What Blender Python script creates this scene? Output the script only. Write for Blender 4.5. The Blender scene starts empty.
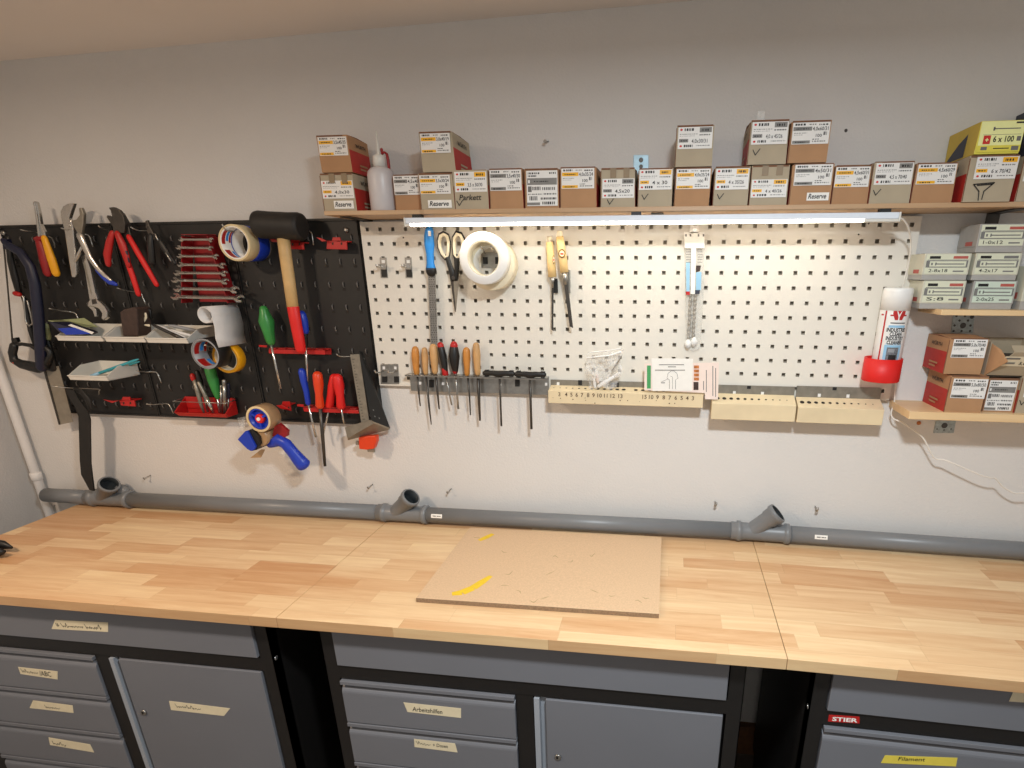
import bpy, math, random
from mathutils import Vector as V, Matrix
random.seed(7)
SC = bpy.context.scene
COL = SC.collection
# ------------------------------------------------------------------ camera
CAM = V((0.8611, -1.6410, 1.6167)); YAW, PITCH, ROLL = -0.1392, -0.3456, 0.0016
FPX, PPX, PPY = 568.006, 588.335, 476.976
_f = V((math.sin(YAW)*math.cos(PITCH), math.cos(YAW)*math.cos(PITCH), math.sin(PITCH)))
_r0 = V((math.cos(YAW), -math.sin(YAW), 0)); _u0 = _r0.cross(_f)
_r = _r0*math.cos(ROLL) + _u0*math.sin(ROLL); _u = -_r0*math.sin(ROLL) + _u0*math.cos(ROLL)
cd = bpy.data.cameras.new('camera'); cam = bpy.data.objects.new('camera', cd); COL.objects.link(cam)
cd.sensor_fit = 'HORIZONTAL'; cd.sensor_width = 36; cd.lens = FPX/1024*36
cd.shift_x = -(PPX-512)/1024; cd.shift_y = (PPY-384)/1024; cd.clip_start = 0.02
mw = Matrix((( _r.x, _u.x, -_f.x, CAM.x), (_r.y, _u.y, -_f.y, CAM.y), (_r.z, _u.z, -_f.z, CAM.z), (0, 0, 0, 1)))
cam.matrix_world = mw
SC.camera = cam

def ray(u, v): return _f + _r*((u-PPX)/FPX) - _u*((v-PPY)/FPX)
def P(u, v, y=0.0):            # the point of the photograph on the wall-parallel plane y
    d = ray(u, v); return CAM + d*((y-CAM.y)/d.y)
def PZ(u, v, z):               # the point of the photograph on the level plane z
    d = ray(u, v); return CAM + d*((z-CAM.z)/d.z)
def scl(u, v, y): return (P(u+1, v, y)-P(u-1, v, y)).length/2 * 0.98

# ------------------------------------------------------------------ materials
def s2l(c):
    o = []
    for x in c:
        x /= 255.0
        o.append(x/12.92 if x <= 0.04045 else ((x+0.055)/1.055)**2.4)
    return o
MATS = {}
def mk(name, col, rough=0.5, metal=0.0, var=0.06, scale=60, bump=0.0, bscale=300, spec=None, coat=0):
    m = bpy.data.materials.new(name); m.use_nodes = True
    nt = m.node_tree; b = nt.nodes['Principled BSDF']; c = s2l(col)
    b.inputs['Roughness'].default_value = rough; b.inputs['Metallic'].default_value = metal
    if spec is not None: b.inputs['Specular IOR Level'].default_value = spec
    if coat: b.inputs['Coat Weight'].default_value = coat
    tc = nt.nodes.new('ShaderNodeTexCoord')
    n = nt.nodes.new('ShaderNodeTexNoise'); n.inputs['Scale'].default_value = scale; n.inputs['Detail'].default_value = 3
    nt.links.new(tc.outputs['Object'], n.inputs['Vector'])
    r = nt.nodes.new('ShaderNodeValToRGB')
    r.color_ramp.elements[0].position = 0.3; r.color_ramp.elements[1].position = 0.7
    r.color_ramp.elements[0].color = [x*(1-var) for x in c]+[1]; r.color_ramp.elements[1].color = [min(1, x*(1+var)) for x in c]+[1]
    nt.links.new(n.outputs['Fac'], r.inputs['Fac']); nt.links.new(r.outputs['Color'], b.inputs['Base Color'])
    if bump:
        n2 = nt.nodes.new('ShaderNodeTexNoise'); n2.inputs['Scale'].default_value = bscale; n2.inputs['Detail'].default_value = 4
        nt.links.new(tc.outputs['Object'], n2.inputs['Vector'])
        bp = nt.nodes.new('ShaderNodeBump'); bp.inputs['Strength'].default_value = bump; bp.inputs['Distance'].default_value = 0.004
        nt.links.new(n2.outputs['Fac'], bp.inputs['Height']); nt.links.new(bp.outputs['Normal'], b.inputs['Normal'])
    MATS[name] = m
    return m
def mwood(name, c1, c2, plank=0.047, length=0.30, tone=1.0, rough=0.42, axis='x', grain=1.0, seed=0.0):
    """glued-up solid wood: random staves along x with streaky grain"""
    m = bpy.data.materials.new(name); m.use_nodes = True
    nt = m.node_tree; L = nt.links; N = nt.nodes.new; b = nt.nodes['Principled BSDF']
    b.inputs['Roughness'].default_value = rough
    tc = N('ShaderNodeNewGeometry'); sp = N('ShaderNodeSeparateXYZ'); L.new(tc.outputs['Position'], sp.inputs[0])
    def math_(op, a, bb=None):
        q = N('ShaderNodeMath'); q.operation = op
        for i, x in enumerate((a, bb)):
            if x is None: continue
            if isinstance(x, (int, float)): q.inputs[i].default_value = x
            else: L.new(x, q.inputs[i])
        return q.outputs[0]
    def wn(x, y, z):
        cmb = N('ShaderNodeCombineXYZ')
        for i, s in enumerate((x, y, z)):
            if isinstance(s, (int, float)): cmb.inputs[i].default_value = s
            else: L.new(s, cmb.inputs[i])
        w = N('ShaderNodeTexWhiteNoise'); w.noise_dimensions = '3D'; L.new(cmb.outputs[0], w.inputs['Vector'])
        return w.outputs['Value']
    X, Y = sp.outputs['X'], sp.outputs['Y']
    row = math_('FLOOR', math_('DIVIDE', Y, plank))
    r1 = wn(row, 3.3+seed, 1.0)
    ln = math_('ADD', math_('MULTIPLY', wn(row, 8.1+seed, 2.0), length*0.6), length*0.7)
    cx = math_('DIVIDE', math_('ADD', X, math_('MULTIPLY', r1, 3.0)), ln)
    col = math_('FLOOR', cx)
    t = wn(row, col, 5.0+seed)
    # grain
    cmb = N('ShaderNodeCombineXYZ')
    L.new(math_('ADD', math_('MULTIPLY', X, 2.2), math_('MULTIPLY', t, 37.0)), cmb.inputs[0])
    L.new(math_('MULTIPLY', Y, 26.0), cmb.inputs[1]); L.new(math_('MULTIPLY', sp.outputs['Z'], 26.0), cmb.inputs[2])
    ns = N('ShaderNodeTexNoise'); ns.inputs['Scale'].default_value = 1.6; ns.inputs['Detail'].default_value = 6; ns.inputs['Roughness'].default_value = 0.65
    ns.inputs['Distortion'].default_value = 0.6
    L.new(cmb.outputs[0], ns.inputs['Vector'])
    fac = math_('ADD', math_('MULTIPLY', t, 0.62*tone), math_('MULTIPLY', math_('SUBTRACT', ns.outputs['Fac'], 0.30), 0.85*grain))
    rp = N('ShaderNodeValToRGB'); a, c = s2l(c1), s2l(c2)
    rp.color_ramp.elements[0].position = 0.05; rp.color_ramp.elements[0].color = a+[1]
    rp.color_ramp.elements[1].position = 0.95; rp.color_ramp.elements[1].color = c+[1]
    L.new(fac, rp.inputs['Fac'])
    # hairline joints
    fy = math_('FRACT', math_('DIVIDE', Y, plank)); fx = math_('FRACT', cx)
    e1 = math_('LESS_THAN', fy, 0.018); e2 = math_('LESS_THAN', fx, 0.004)
    e = math_('MULTIPLY', math_('MAXIMUM', e1, e2), 0.22)
    mx = N('ShaderNodeMix'); mx.data_type = 'RGBA'; L.new(e, mx.inputs[0]); L.new(rp.outputs[0], mx.inputs[6])
    mx.inputs[7].default_value = [x*0.45 for x in c]+[1]
    L.new(mx.outputs[2], b.inputs['Base Color'])
    MATS[name] = m
    return m
def memit(name, col, strength):
    m = bpy.data.materials.new(name); m.use_nodes = True
    b = m.node_tree.nodes['Principled BSDF']; c = s2l(col)
    b.inputs['Base Color'].default_value = c+[1]; b.inputs['Emission Color'].default_value = c+[1]; b.inputs['Emission Strength'].default_value = strength
    MATS[name] = m; return m
def mclear(name, col, alpha, rough=0.15):
    m = bpy.data.materials.new(name); m.use_nodes = True
    nt = m.node_tree; b = nt.nodes['Principled BSDF']
    b.inputs['Base Color'].default_value = s2l(col)+[1]; b.inputs['Roughness'].default_value = rough
    b.inputs['Alpha'].default_value = alpha
    tc = nt.nodes.new('ShaderNodeTexCoord'); n = nt.nodes.new('ShaderNodeTexNoise'); n.inputs['Scale'].default_value = 70
    nt.links.new(tc.outputs['Object'], n.inputs['Vector'])
    mr = nt.nodes.new('ShaderNodeMapRange'); mr.inputs[1].default_value = 0.35; mr.inputs[2].default_value = 0.65
    mr.inputs[3].default_value = alpha*0.55; mr.inputs[4].default_value = min(1, alpha*1.5)
    nt.links.new(n.outputs['Fac'], mr.inputs[0]); nt.links.new(mr.outputs[0], b.inputs['Alpha'])
    MATS[name] = m; return m

# ------------------------------------------------------------------ mesh building
_txt = {}
def text_mesh(s, bold=0.0, shear=0.0):
    k = (s, bold, shear)
    if k in _txt: return _txt[k]
    c = bpy.data.curves.new('lettering', 'FONT'); c.body = s; c.resolution_u = 2; c.offset = bold; c.shear = shear; c.size = 1
    o = bpy.data.objects.new('lettering', c); COL.objects.link(o); bpy.context.view_layer.update()
    me = bpy.data.meshes.new_from_object(o.evaluated_get(bpy.context.evaluated_depsgraph_get()))
    vs = [v.co.copy() for v in me.vertices]; fs = [tuple(p.vertices) for p in me.polygons]
    bpy.data.objects.remove(o); bpy.data.curves.remove(c); bpy.data.meshes.remove(me)
    _txt[k] = (vs, fs); return _txt[k]

TILT = [False]
def SH(x): return .0088*(x-1.14) if x < 1.14 else -.012*(x-1.14)     # the benches are not perfectly level
class MB:
    def __init__(s): s.v = []; s.f = []; s.m = []; s.s = []
    def face(s, pts, m=0, smooth=False):
        i = len(s.v); s.v += [V(p) for p in pts]; s.f.append(tuple(range(i, i+len(pts)))); s.m.append(m); s.s.append(smooth)
    def mesh(s, pts, faces, m=0, smooth=False):
        i = len(s.v); s.v += [V(p) for p in pts]
        for f in faces: s.f.append(tuple(i+k for k in f)); s.m.append(m if isinstance(m, int) else 0); s.s.append(smooth)
    def hexa(s, p, m=0):      # p: 8 points, bottom 4 (ccw from above) then top 4 ; m int or 6 ids (bottom, top, sides...)
        F = [(3, 2, 1, 0), (4, 5, 6, 7), (0, 1, 5, 4), (1, 2, 6, 5), (2, 3, 7, 6), (3, 0, 4, 7)]
        i = len(s.v); s.v += [V(q) for q in p]
        for k, f in enumerate(F): s.f.append(tuple(i+a for a in f)); s.m.append(m if isinstance(m, int) else m[k]); s.s.append(False)
    def box(s, x0, x1, y0, y1, z0, z1, m=0):
        x0, x1 = sorted((x0, x1)); y0, y1 = sorted((y0, y1)); z0, z1 = sorted((z0, z1))
        s.hexa([(x0, y0, z0), (x1, y0, z0), (x1, y1, z0), (x0, y1, z0), (x0, y0, z1), (x1, y0, z1), (x1, y1, z1), (x0, y1, z1)], m)
    def prism(s, pts, d, m=0, msides=None):
        pts = [V(p) for p in pts]; d = V(d); n = len(pts); i = len(s.v)
        nrm = V((0, 0, 0))
        for a in range(n): nrm += pts[a].cross(pts[(a+1) % n])
        if nrm.dot(d) > 0: pts = pts[::-1]
        s.v += pts + [p+d for p in pts]
        s.f.append(tuple(range(i, i+n))); s.m.append(m); s.s.append(False)
        s.f.append(tuple(range(i+2*n-1, i+n-1, -1))); s.m.append(m); s.s.append(False)
        ms = m if msides is None else msides
        for a in range(n):
            b = (a+1) % n; s.f.append((i+b, i+a, i+n+a, i+n+b)); s.m.append(ms); s.s.append(False)
    def xp(s, uv, y, th, m=0, msides=None):     # outline on plane y, thickness towards the wall
        s.prism([P(u, v, y) for u, v in uv], (0, th, 0), m, msides)
    def tube(s, pts, rad, m=0, n=12, flat=None, closed=False, caps=True):
        pts = [V(p) for p in pts]; N = len(pts)
        if not isinstance(rad, (list, tuple)): rad = [rad]*N
        T = []
        for i in range(N):
            a = pts[i-1] if (i > 0 or closed) else pts[i]; b = pts[(i+1) % N] if (i < N-1 or closed) else pts[i]
            t = (b-a); T.append(t.normalized() if t.length > 1e-9 else V((0, 0, 1)))
        ref = V((0, -1, 0)) if abs(T[0].y) < 0.9 else V((1, 0, 0))
        A = (ref - T[0]*ref.dot(T[0])).normalized(); base = len(s.v)
        for i in range(N):
            A = (A - T[i]*A.dot(T[i])); A = A.normalized() if A.length > 1e-6 else V((0, -1, 0))
            B = T[i].cross(A)
            fa = 1.0 if flat is None else flat
            for k in range(n):
                th = 2*math.pi*k/n
                s.v.append(pts[i] + A*(math.cos(th)*rad[i]*fa) + B*(math.sin(th)*rad[i]))
        R = N if closed else N-1
        for i in range(R):
            j = (i+1) % N
            for k in range(n):
                k2 = (k+1) % n
                s.f.append((base+i*n+k, base+i*n+k2, base+j*n+k2, base+j*n+k)); s.m.append(m); s.s.append(True)
        if caps and not closed:
            s.f.append(tuple(base+k for k in range(n-1, -1, -1))); s.m.append(m); s.s.append(False)
            s.f.append(tuple(base+(N-1)*n+k for k in range(n))); s.m.append(m); s.s.append(False)
    def tp(s, pts, y=-0.04, m=0, n=12, flat=None, round_ends=True):   # (u, v, r_px[, y]) along a path
        q = []
        for p in pts:
            yy = p[3] if len(p) > 3 else y
            q.append((P(p[0], p[1], yy), p[2]*scl(p[0], p[1], yy)))
        if round_ends:
            def cap(a, b):
                (pa, ra), (pb, rb) = a, b; d = (pa-pb).normalized()
                k = min(ra, 0.012)
                return [(pa+d*k*0.9, ra*0.35), (pa+d*k*0.6, ra*0.75)]
            st = cap(q[0], q[1]); en = cap(q[-1], q[-2])[::-1]
            q = st+q+en
        s.tube([a for a, b in q], [b for a, b in q], m, n, flat)
    def lathe(s, o, axis, prof, m=0, n=24, mseg=None, cap0=True, cap1=True):
        o = V(o); ax = V(axis).normalized(); ref = V((1, 0, 0)) if abs(ax.x) < 0.9 else V((0, 0, 1))
        A = (ref-ax*ref.dot(ax)).normalized(); B = ax.cross(A); base = len(s.v)
        for r, h in prof:
            for k in range(n):
                t = 2*math.pi*k/n; s.v.append(o+ax*h+A*(r*math.cos(t))+B*(r*math.sin(t)))
        for i in range(len(prof)-1):
            for k in range(n):
                k2 = (k+1) % n
                s.f.append((base+i*n+k, base+i*n+k2, base+(i+1)*n+k2, base+(i+1)*n+k)); s.m.append(mseg[i] if mseg else m); s.s.append(True)
        e = len(prof)-1
        if cap0: s.f.append(tuple(base+k for k in range(n-1, -1, -1))); s.m.append(mseg[0] if mseg else m); s.s.append(False)
        if cap1: s.f.append(tuple(base+e*n+k for k in range(n))); s.m.append(mseg[-1] if mseg else m); s.s.append(False)
    def ring(s, o, axis, ro, ri, w, m=0, n=32, mi=None, me=None):   # roll of tape: hollow cylinder, o = centre of the front face
        mi = m if mi is None else mi; me = m if me is None else me
        s.lathe(o, axis, [(ri, w), (ri, 0), (ri+(ro-ri)*0.06, -0.0), (ro-0.0008, 0), (ro, 0.0008), (ro, w-0.0008), (ro-0.0008, w), (ri, w)], m, n, [mi, me, me, m, m, m, me], False, False)
    def text(s, t, o, right, up, h, m=0, width=None, bold=0.0, shear=0.0, align='l', fn=None):
        vs, fs = text_mesh(t, bold, shear)
        if not vs: return
        x0 = min(v.x for v in vs); x1 = max(v.x for v in vs); k = h/0.69; kx = k
        if width: kx = width/(x1-x0)
        off = {'l': -x0, 'c': -(x0+x1)/2, 'r': -x1}[align]
        right = V(right); up = V(up); o = V(o)
        if fn: pts = [fn((v.x+off)*kx, v.y*k) for v in vs]
        else: pts = [o+right*((v.x+off)*kx)+up*(v.y*k) for v in vs]
        s.mesh(pts, fs, m); n = len(fs)
        for i in range(n): s.m[-1-i] = m
    def build(s, name, mats, parent=None, origin=None, bevel=0.0, seg=2, tilt=None):
        if isinstance(mats, str): mats = [mats]
        if TILT[0] if tilt is None else tilt:
            for v in s.v: v.z += SH(v.x)
        if parent is not None:
            org = V((0, 0, 0)); q = parent
            while q is not None: org = org+q.location; q = q.parent
        elif origin is not None: org = V(origin)
        else:
            lo = [min(v[i] for v in s.v) for i in range(3)]; hi = [max(v[i] for v in s.v) for i in range(3)]
            org = V(((lo[0]+hi[0])/2, (lo[1]+hi[1])/2, lo[2]))
        me = bpy.data.meshes.new(name)
        me.from_pydata([tuple(v-org) for v in s.v], [], s.f)
        for m in mats: me.materials.append(MATS[m])
        me.polygons.foreach_set('material_index', s.m); me.polygons.foreach_set('use_smooth', s.s)
        me.update()
        ob = bpy.data.objects.new(name, me); COL.objects.link(ob)
        if parent is not None: ob.parent = parent
        else: ob.location = org
        if bevel:
            b = ob.modifiers.new('bevel', 'BEVEL'); b.width = bevel; b.segments = seg; b.limit_method = 'ANGLE'; b.angle_limit = 0.6
        return ob
def tag(o, label, cat, group=None):
    o['label'] = label; o['category'] = cat
    if group: o['group'] = group
    return o
def thing(name, label, cat, loc, group=None):
    e = bpy.data.objects.new(name, None); e.empty_display_size = 0.02; COL.objects.link(e); e.location = V(loc)
    return tag(e, label, cat, group)
def struct(o): o['kind'] = 'structure'; return o
def copy_tree(o, off, label):
    c = o.copy(); COL.objects.link(c); c.location = o.location+V(off); c['label'] = label
    for ch in o.children:
        d = ch.copy(); COL.objects.link(d); d.parent = c
        for g in ch.children:
            k = g.copy(); COL.objects.link(k); k.parent = d
    return c

# ------------------------------------------------------------------ palette
mk('hole_shade_pale', (176, 164, 146), .9)  # sheet behind the pegboard; this tone sets the shade seen in the holes
mk('plaster', (219, 217, 214), 0.9, var=0.02, scale=3, bump=0.35, bscale=170)
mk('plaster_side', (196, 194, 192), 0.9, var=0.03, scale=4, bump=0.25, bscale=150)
mk('ceiling_paint', (240, 232, 224), 0.95, var=0.02, scale=3, bump=0.1, bscale=80)
mk('concrete', (120, 112, 104), 0.85, var=0.15, scale=8, bump=0.2)
mk('powder_white', (226, 222, 212), 0.45, var=0.015, scale=6)
mk('dark_gap', (40, 36, 32), 0.9)
mk('board_black', (27, 26, 25), 0.5, var=0.12, scale=25)
mk('nub_glint', (104, 101, 98), 0.35, var=0.05)  # same black plastic, greyed so the colour gives the glints
mk('steel', (165, 163, 158), 0.32, 0.9, var=0.12, scale=90)
mk('chrome', (205, 203, 198), 0.2, 0.9, var=0.06)
mk('dull_steel', (150, 144, 132), 0.45, 0.65, var=0.12, scale=60)
mk('blade_steel', (150, 142, 128), 0.4, 0.35, var=0.12, scale=40)
mk('galvanised', (170, 178, 176), 0.45, 0.55, var=0.2, scale=120)
mk('dark_steel', (84, 80, 76), 0.4, 0.75, var=0.15)
mk('wire', (178, 175, 168), 0.3, 0.85)
mk('red_plastic', (182, 30, 28), 0.38, var=0.05)
mk('red_deep', (146, 24, 28), 0.45, var=0.08)
mk('red_bright', (218, 28, 26), 0.5, var=0.03)
mk('orange_plastic', (222, 66, 26), 0.38, var=0.04)
mk('yellow_plastic', (236, 168, 20), 0.38, var=0.04)
mk('blue_plastic', (28, 60, 180), 0.36, var=0.05)
mk('blue_light', (40, 140, 226), 0.4, var=0.05)
mk('navy', (24, 28, 52), 0.45, var=0.1)
mk('green_plastic', (56, 140, 66), 0.35, var=0.06)
mk('black_plastic', (24, 24, 24), 0.45, var=0.1)
mk('black_rubber', (30, 28, 26), 0.6, var=0.15, bump=0.1)
mk('white_plastic', (222, 220, 212), 0.4, var=0.02)
mk('grey_plastic', (150, 152, 156), 0.4, var=0.04)
mk('cream', (232, 222, 196), 0.45, var=0.04)
mk('tape_tan', (168, 136, 100), 0.35, var=0.04)
mk('tape_cream', (222, 202, 158), 0.55, var=0.04)
mk('tape_white', (236, 236, 234), 0.4, var=0.02)
mk('paper', (240, 238, 232), 0.7, var=0.02)
mk('paper_pink', (240, 222, 212), 0.7, var=0.02)
mk('sheet_white', (216, 216, 216), 0.6, var=0.03)
mk('pipe_grey', (118, 121, 124), 0.38, var=0.04, scale=10)
mk('pipe_white', (226, 224, 222), 0.4, var=0.02)
mk('pipe_bore_shade', (22, 30, 34), 0.6)  # shade inside the open pipe ends, put into the colour
mk('cabinet_grey', (114, 116, 122), 0.42, var=0.02, scale=5)
mk('cabinet_light', (158, 164, 172), 0.4, var=0.02, scale=5)
mk('cabinet_black', (20, 18, 17), 0.5, var=0.1)
mk('masking', (226, 214, 182), 0.65, var=0.04)
mk('masking_yellow', (226, 206, 80), 0.65, var=0.04)
mk('ink', (26, 24, 24), 0.6)
mk('ink_soft', (112, 110, 108), 0.7)
mk('red_soft', (186, 92, 82), 0.6)
mk('ink_red', (200, 40, 34), 0.6)
mk('sticker', (232, 230, 226), 0.5, var=0.01)
mk('sticker_yellow', (240, 178, 30), 0.5, var=0.03)
mk('sticker_grey', (128, 126, 122), 0.55, var=0.08)
mk('sticker_green', (74, 160, 96), 0.5)
mk('card_brown', (176, 134, 96), 0.75, var=0.05, scale=20, bump=0.05)
mk('card_grey', (176, 162, 138), 0.75, var=0.04, scale=20, bump=0.05)
mk('card_red', (176, 44, 36), 0.6, var=0.06)
mk('card_edge', (122, 84, 60), 0.8, var=0.2)
mk('card_inside_shade', (70, 60, 50), 0.9)  # shade inside the opened carton, put into the colour
mk('packing_tape', (138, 118, 90), 0.5, var=0.05)
mk('box_yellow', (226, 214, 84), 0.5, var=0.03)
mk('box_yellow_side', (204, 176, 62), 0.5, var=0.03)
mk('box_lime', (240, 242, 170), 0.5, var=0.03)
mk('box_navy', (48, 52, 68), 0.55, var=0.08)
mk('box_stone', (168, 166, 162), 0.6, var=0.04)
mk('box_pale', (206, 204, 186), 0.6, var=0.03)
mk('label_pale', (220, 222, 198), 0.55, var=0.02)
mk('label_mint', (206, 220, 204), 0.55, var=0.02)
mk('shade_grey', (120, 120, 118), 0.6)
mk('handle_amber', (196, 132, 62), 0.35, var=0.2, scale=30)
mk('handle_wood', (200, 156, 104), 0.45, var=0.15, scale=30)
mk('handle_pale', (232, 200, 140), 0.4, var=0.08, scale=30)
mk('handle_ash', (206, 172, 118), 0.45, var=0.12, scale=25)
mk('rail_wood', (222, 204, 168), 0.6, var=0.06, scale=15)
mk('hole_dark', (46, 38, 30), 0.8)
mk('leather', (66, 50, 44), 0.7, var=0.2, bump=0.2)
mk('cable_white', (232, 228, 220), 0.45, var=0.01)
mk('bottle_plastic', (205, 200, 200), 0.35, var=0.02)
mk('fibre_board', (214, 182, 146), 0.6, var=0.08, scale=240, bump=0.04)
mk('fibre_edge', (140, 116, 90), 0.8, var=0.2, scale=200)
mk('paint_yellow', (236, 198, 40), 0.5, var=0.05)
mk('stain', (180, 152, 114), 0.6, var=0.1)
mk('teal', (60, 160, 176), 0.35, var=0.05)
mk('olive', (150, 158, 116), 0.5, var=0.08)
mk('can_blue', (150, 196, 226), 0.4, var=0.02)
mk('photo_grey', (110, 112, 116), 0.5, var=0.4, scale=260)
mk('alu', (226, 234, 244), 0.35, 0.0, var=0.02)
mk('bracket_blue', (176, 206, 220), 0.4, 0.3, var=0.1)
mk('brown_print', (190, 116, 60), 0.5, var=0.3, scale=150)
mk('skirting_wood', (110, 74, 44), 0.6, var=0.2)
mwood('bench_wood', (240, 212, 168), (202, 152, 106), plank=.056, length=.30, grain=1.35)
mwood('bench_edge', (222, 192, 146), (190, 146, 102), tone=1.2, seed=4.0)
mwood('pine', (236, 206, 160), (212, 170, 118), plank=0.6, length=1.5, tone=0.3)
mwood('shelf_ply', (196, 164, 128), (170, 130, 94), plank=0.6, length=2.5, tone=0.3)
memit('led', (255, 243, 222), 14.0)
mclear('clear_bag', (240, 240, 240), 0.22)
mclear('clear_pack', (240, 240, 236), 0.16)
# ================================================================== the room
WY = 0.02                                  # face of the back wall
def room():
    m = MB(); m.box(-1.43, 3.4, WY, WY+0.12, 0, 2.45); struct(m.build('wall_back', 'plaster'))
    m = MB(); m.box(-1.55, -1.43, -3.2, WY+0.12, 0, 2.45); struct(m.build('wall_left', 'plaster_side'))
    m = MB(); m.box(-1.55, 3.4, -3.2, WY+0.12, -0.08, 0); struct(m.build('floor', 'concrete'))
    m = MB(); zc = lambda x: 2.178+0.0225*(x+1.03)
    m.hexa([(-1.55, -3.2, zc(-1.55)), (3.4, -3.2, zc(3.4)), (3.4, WY+.1, zc(3.4)), (-1.55, WY+.1, zc(-1.55)),
            (-1.55, -3.2, 2.5), (3.4, -3.2, 2.5), (3.4, WY+.1, 2.5), (-1.55, WY+.1, 2.5)])
    struct(m.build('ceiling', 'ceiling_paint'))
    m = MB(); m.box(-1.0, 3.2, -0.005, WY, 0, 0.12); struct(m.build('baseboard_back', 'skirting_wood'))
room()

# ---- white pipe running down the corner
t = thing('heating_pipe', 'thin white vertical pipe running down the corner left of the tool boards', 'pipe', (-1.392, -0.004, 0.02))
m = MB(); m.tube([(-1.384, -.004, .0), (-1.384, -.004, 2.16)], 0.0135, n=16); m.build('pipe', 'pipe_white', t)
m = MB(); m.lathe((-1.384, -.004, .905), (0, 0, 1), [(.0135, 0), (.017, .003), (.017, .028), (.0135, .031)], n=16); m.build('coupling', 'pipe_white', t)
m = MB(); m.box(-1.392, -1.376, .0, WY, .80, .82); m.build('clip', 'pipe_white', t)

# ---- worktops
TZ = 0.852
TILT[0] = True
for x0, x1, lab in ((-1.212, -0.0365, 'solid wood worktop under the black tool board, left of the other two'),
                    (-0.0355, 1.1388, 'solid wood worktop with the brown fibre board lying on it'),
                    (1.1398, 2.32, 'solid wood worktop at the right, beyond the dark joint line')):
    m = MB(); m.box(x0, x1, -0.597, 0.018, TZ-0.028, TZ, [1, 0, 1, 1, 1, 1]); o = m.build('worktop', ['bench_wood', 'bench_edge'], bevel=0.0012)
    tag(o, lab, 'worktop', 'wooden worktops')

# ---- cabinets
FY = -0.555
def scribble(mb, x0, z0, w, h, y, m, n=6, seed=1):
    r = random.Random(seed); pts = []
    n = int(n*1.4)
    for i in range(n*2+1):
        pts.append((x0+w*i/(n*2)+r.uniform(-.22, .22)*w/n, z0+h*(r.uniform(.02, .2) if i % 2 else (1.0 if r.random() < .16 or i == 0 else r.uniform(.38, .6)))))
    stroke(mb, pts, h*0.10, y, m)
def stroke(mb, pts, wd, y, m):
    for (xa, za), (xb, zb) in zip(pts, pts[1:]):
        d = V((xb-xa, 0, zb-za))
        if d.length < 1e-6: continue
        nrm = V((-d.z, 0, d.x)).normalized()*wd/2; e = d.normalized()*wd*0.3
        a = V((xa, y, za))-e; b = V((xb, y, zb))+e
        mb.face([a-nrm, b-nrm, b+nrm, a+nrm], m)
def px_label(name, uv, y, parent, mat, words):
    """strip of masking tape on a front; words: list of (kind, u, v, h_px, text/seed, w_px)"""
    m = MB(); m.xp(uv, y-0.0006, 0.0006, 0)
    for kind, u, v, h, s, w in words:
        o = P(u, v, y-0.0009); e = P(u+w, v+w*(uv[1][1]-uv[0][1])/(uv[1][0]-uv[0][0]), y-0.0009); hm = h*scl(u, v, y)
        d = (e-o); L = d.length; d.normalize(); up = V((-d.z, 0, d.x))
        if kind == 't': m.text(s, o, d, up, hm, 1, width=L, bold=0.008, shear=0.15)
        else:
            sub = MB(); scribble(sub, 0, 0, L, hm, 0, 1, n=max(2, w//3), seed=s)
            m.mesh([o+d*p.x+up*p.z for p in sub.v], sub.f, 1)
    return m.build(name, [mat, 'ink'], parent, tilt=False)

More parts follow.
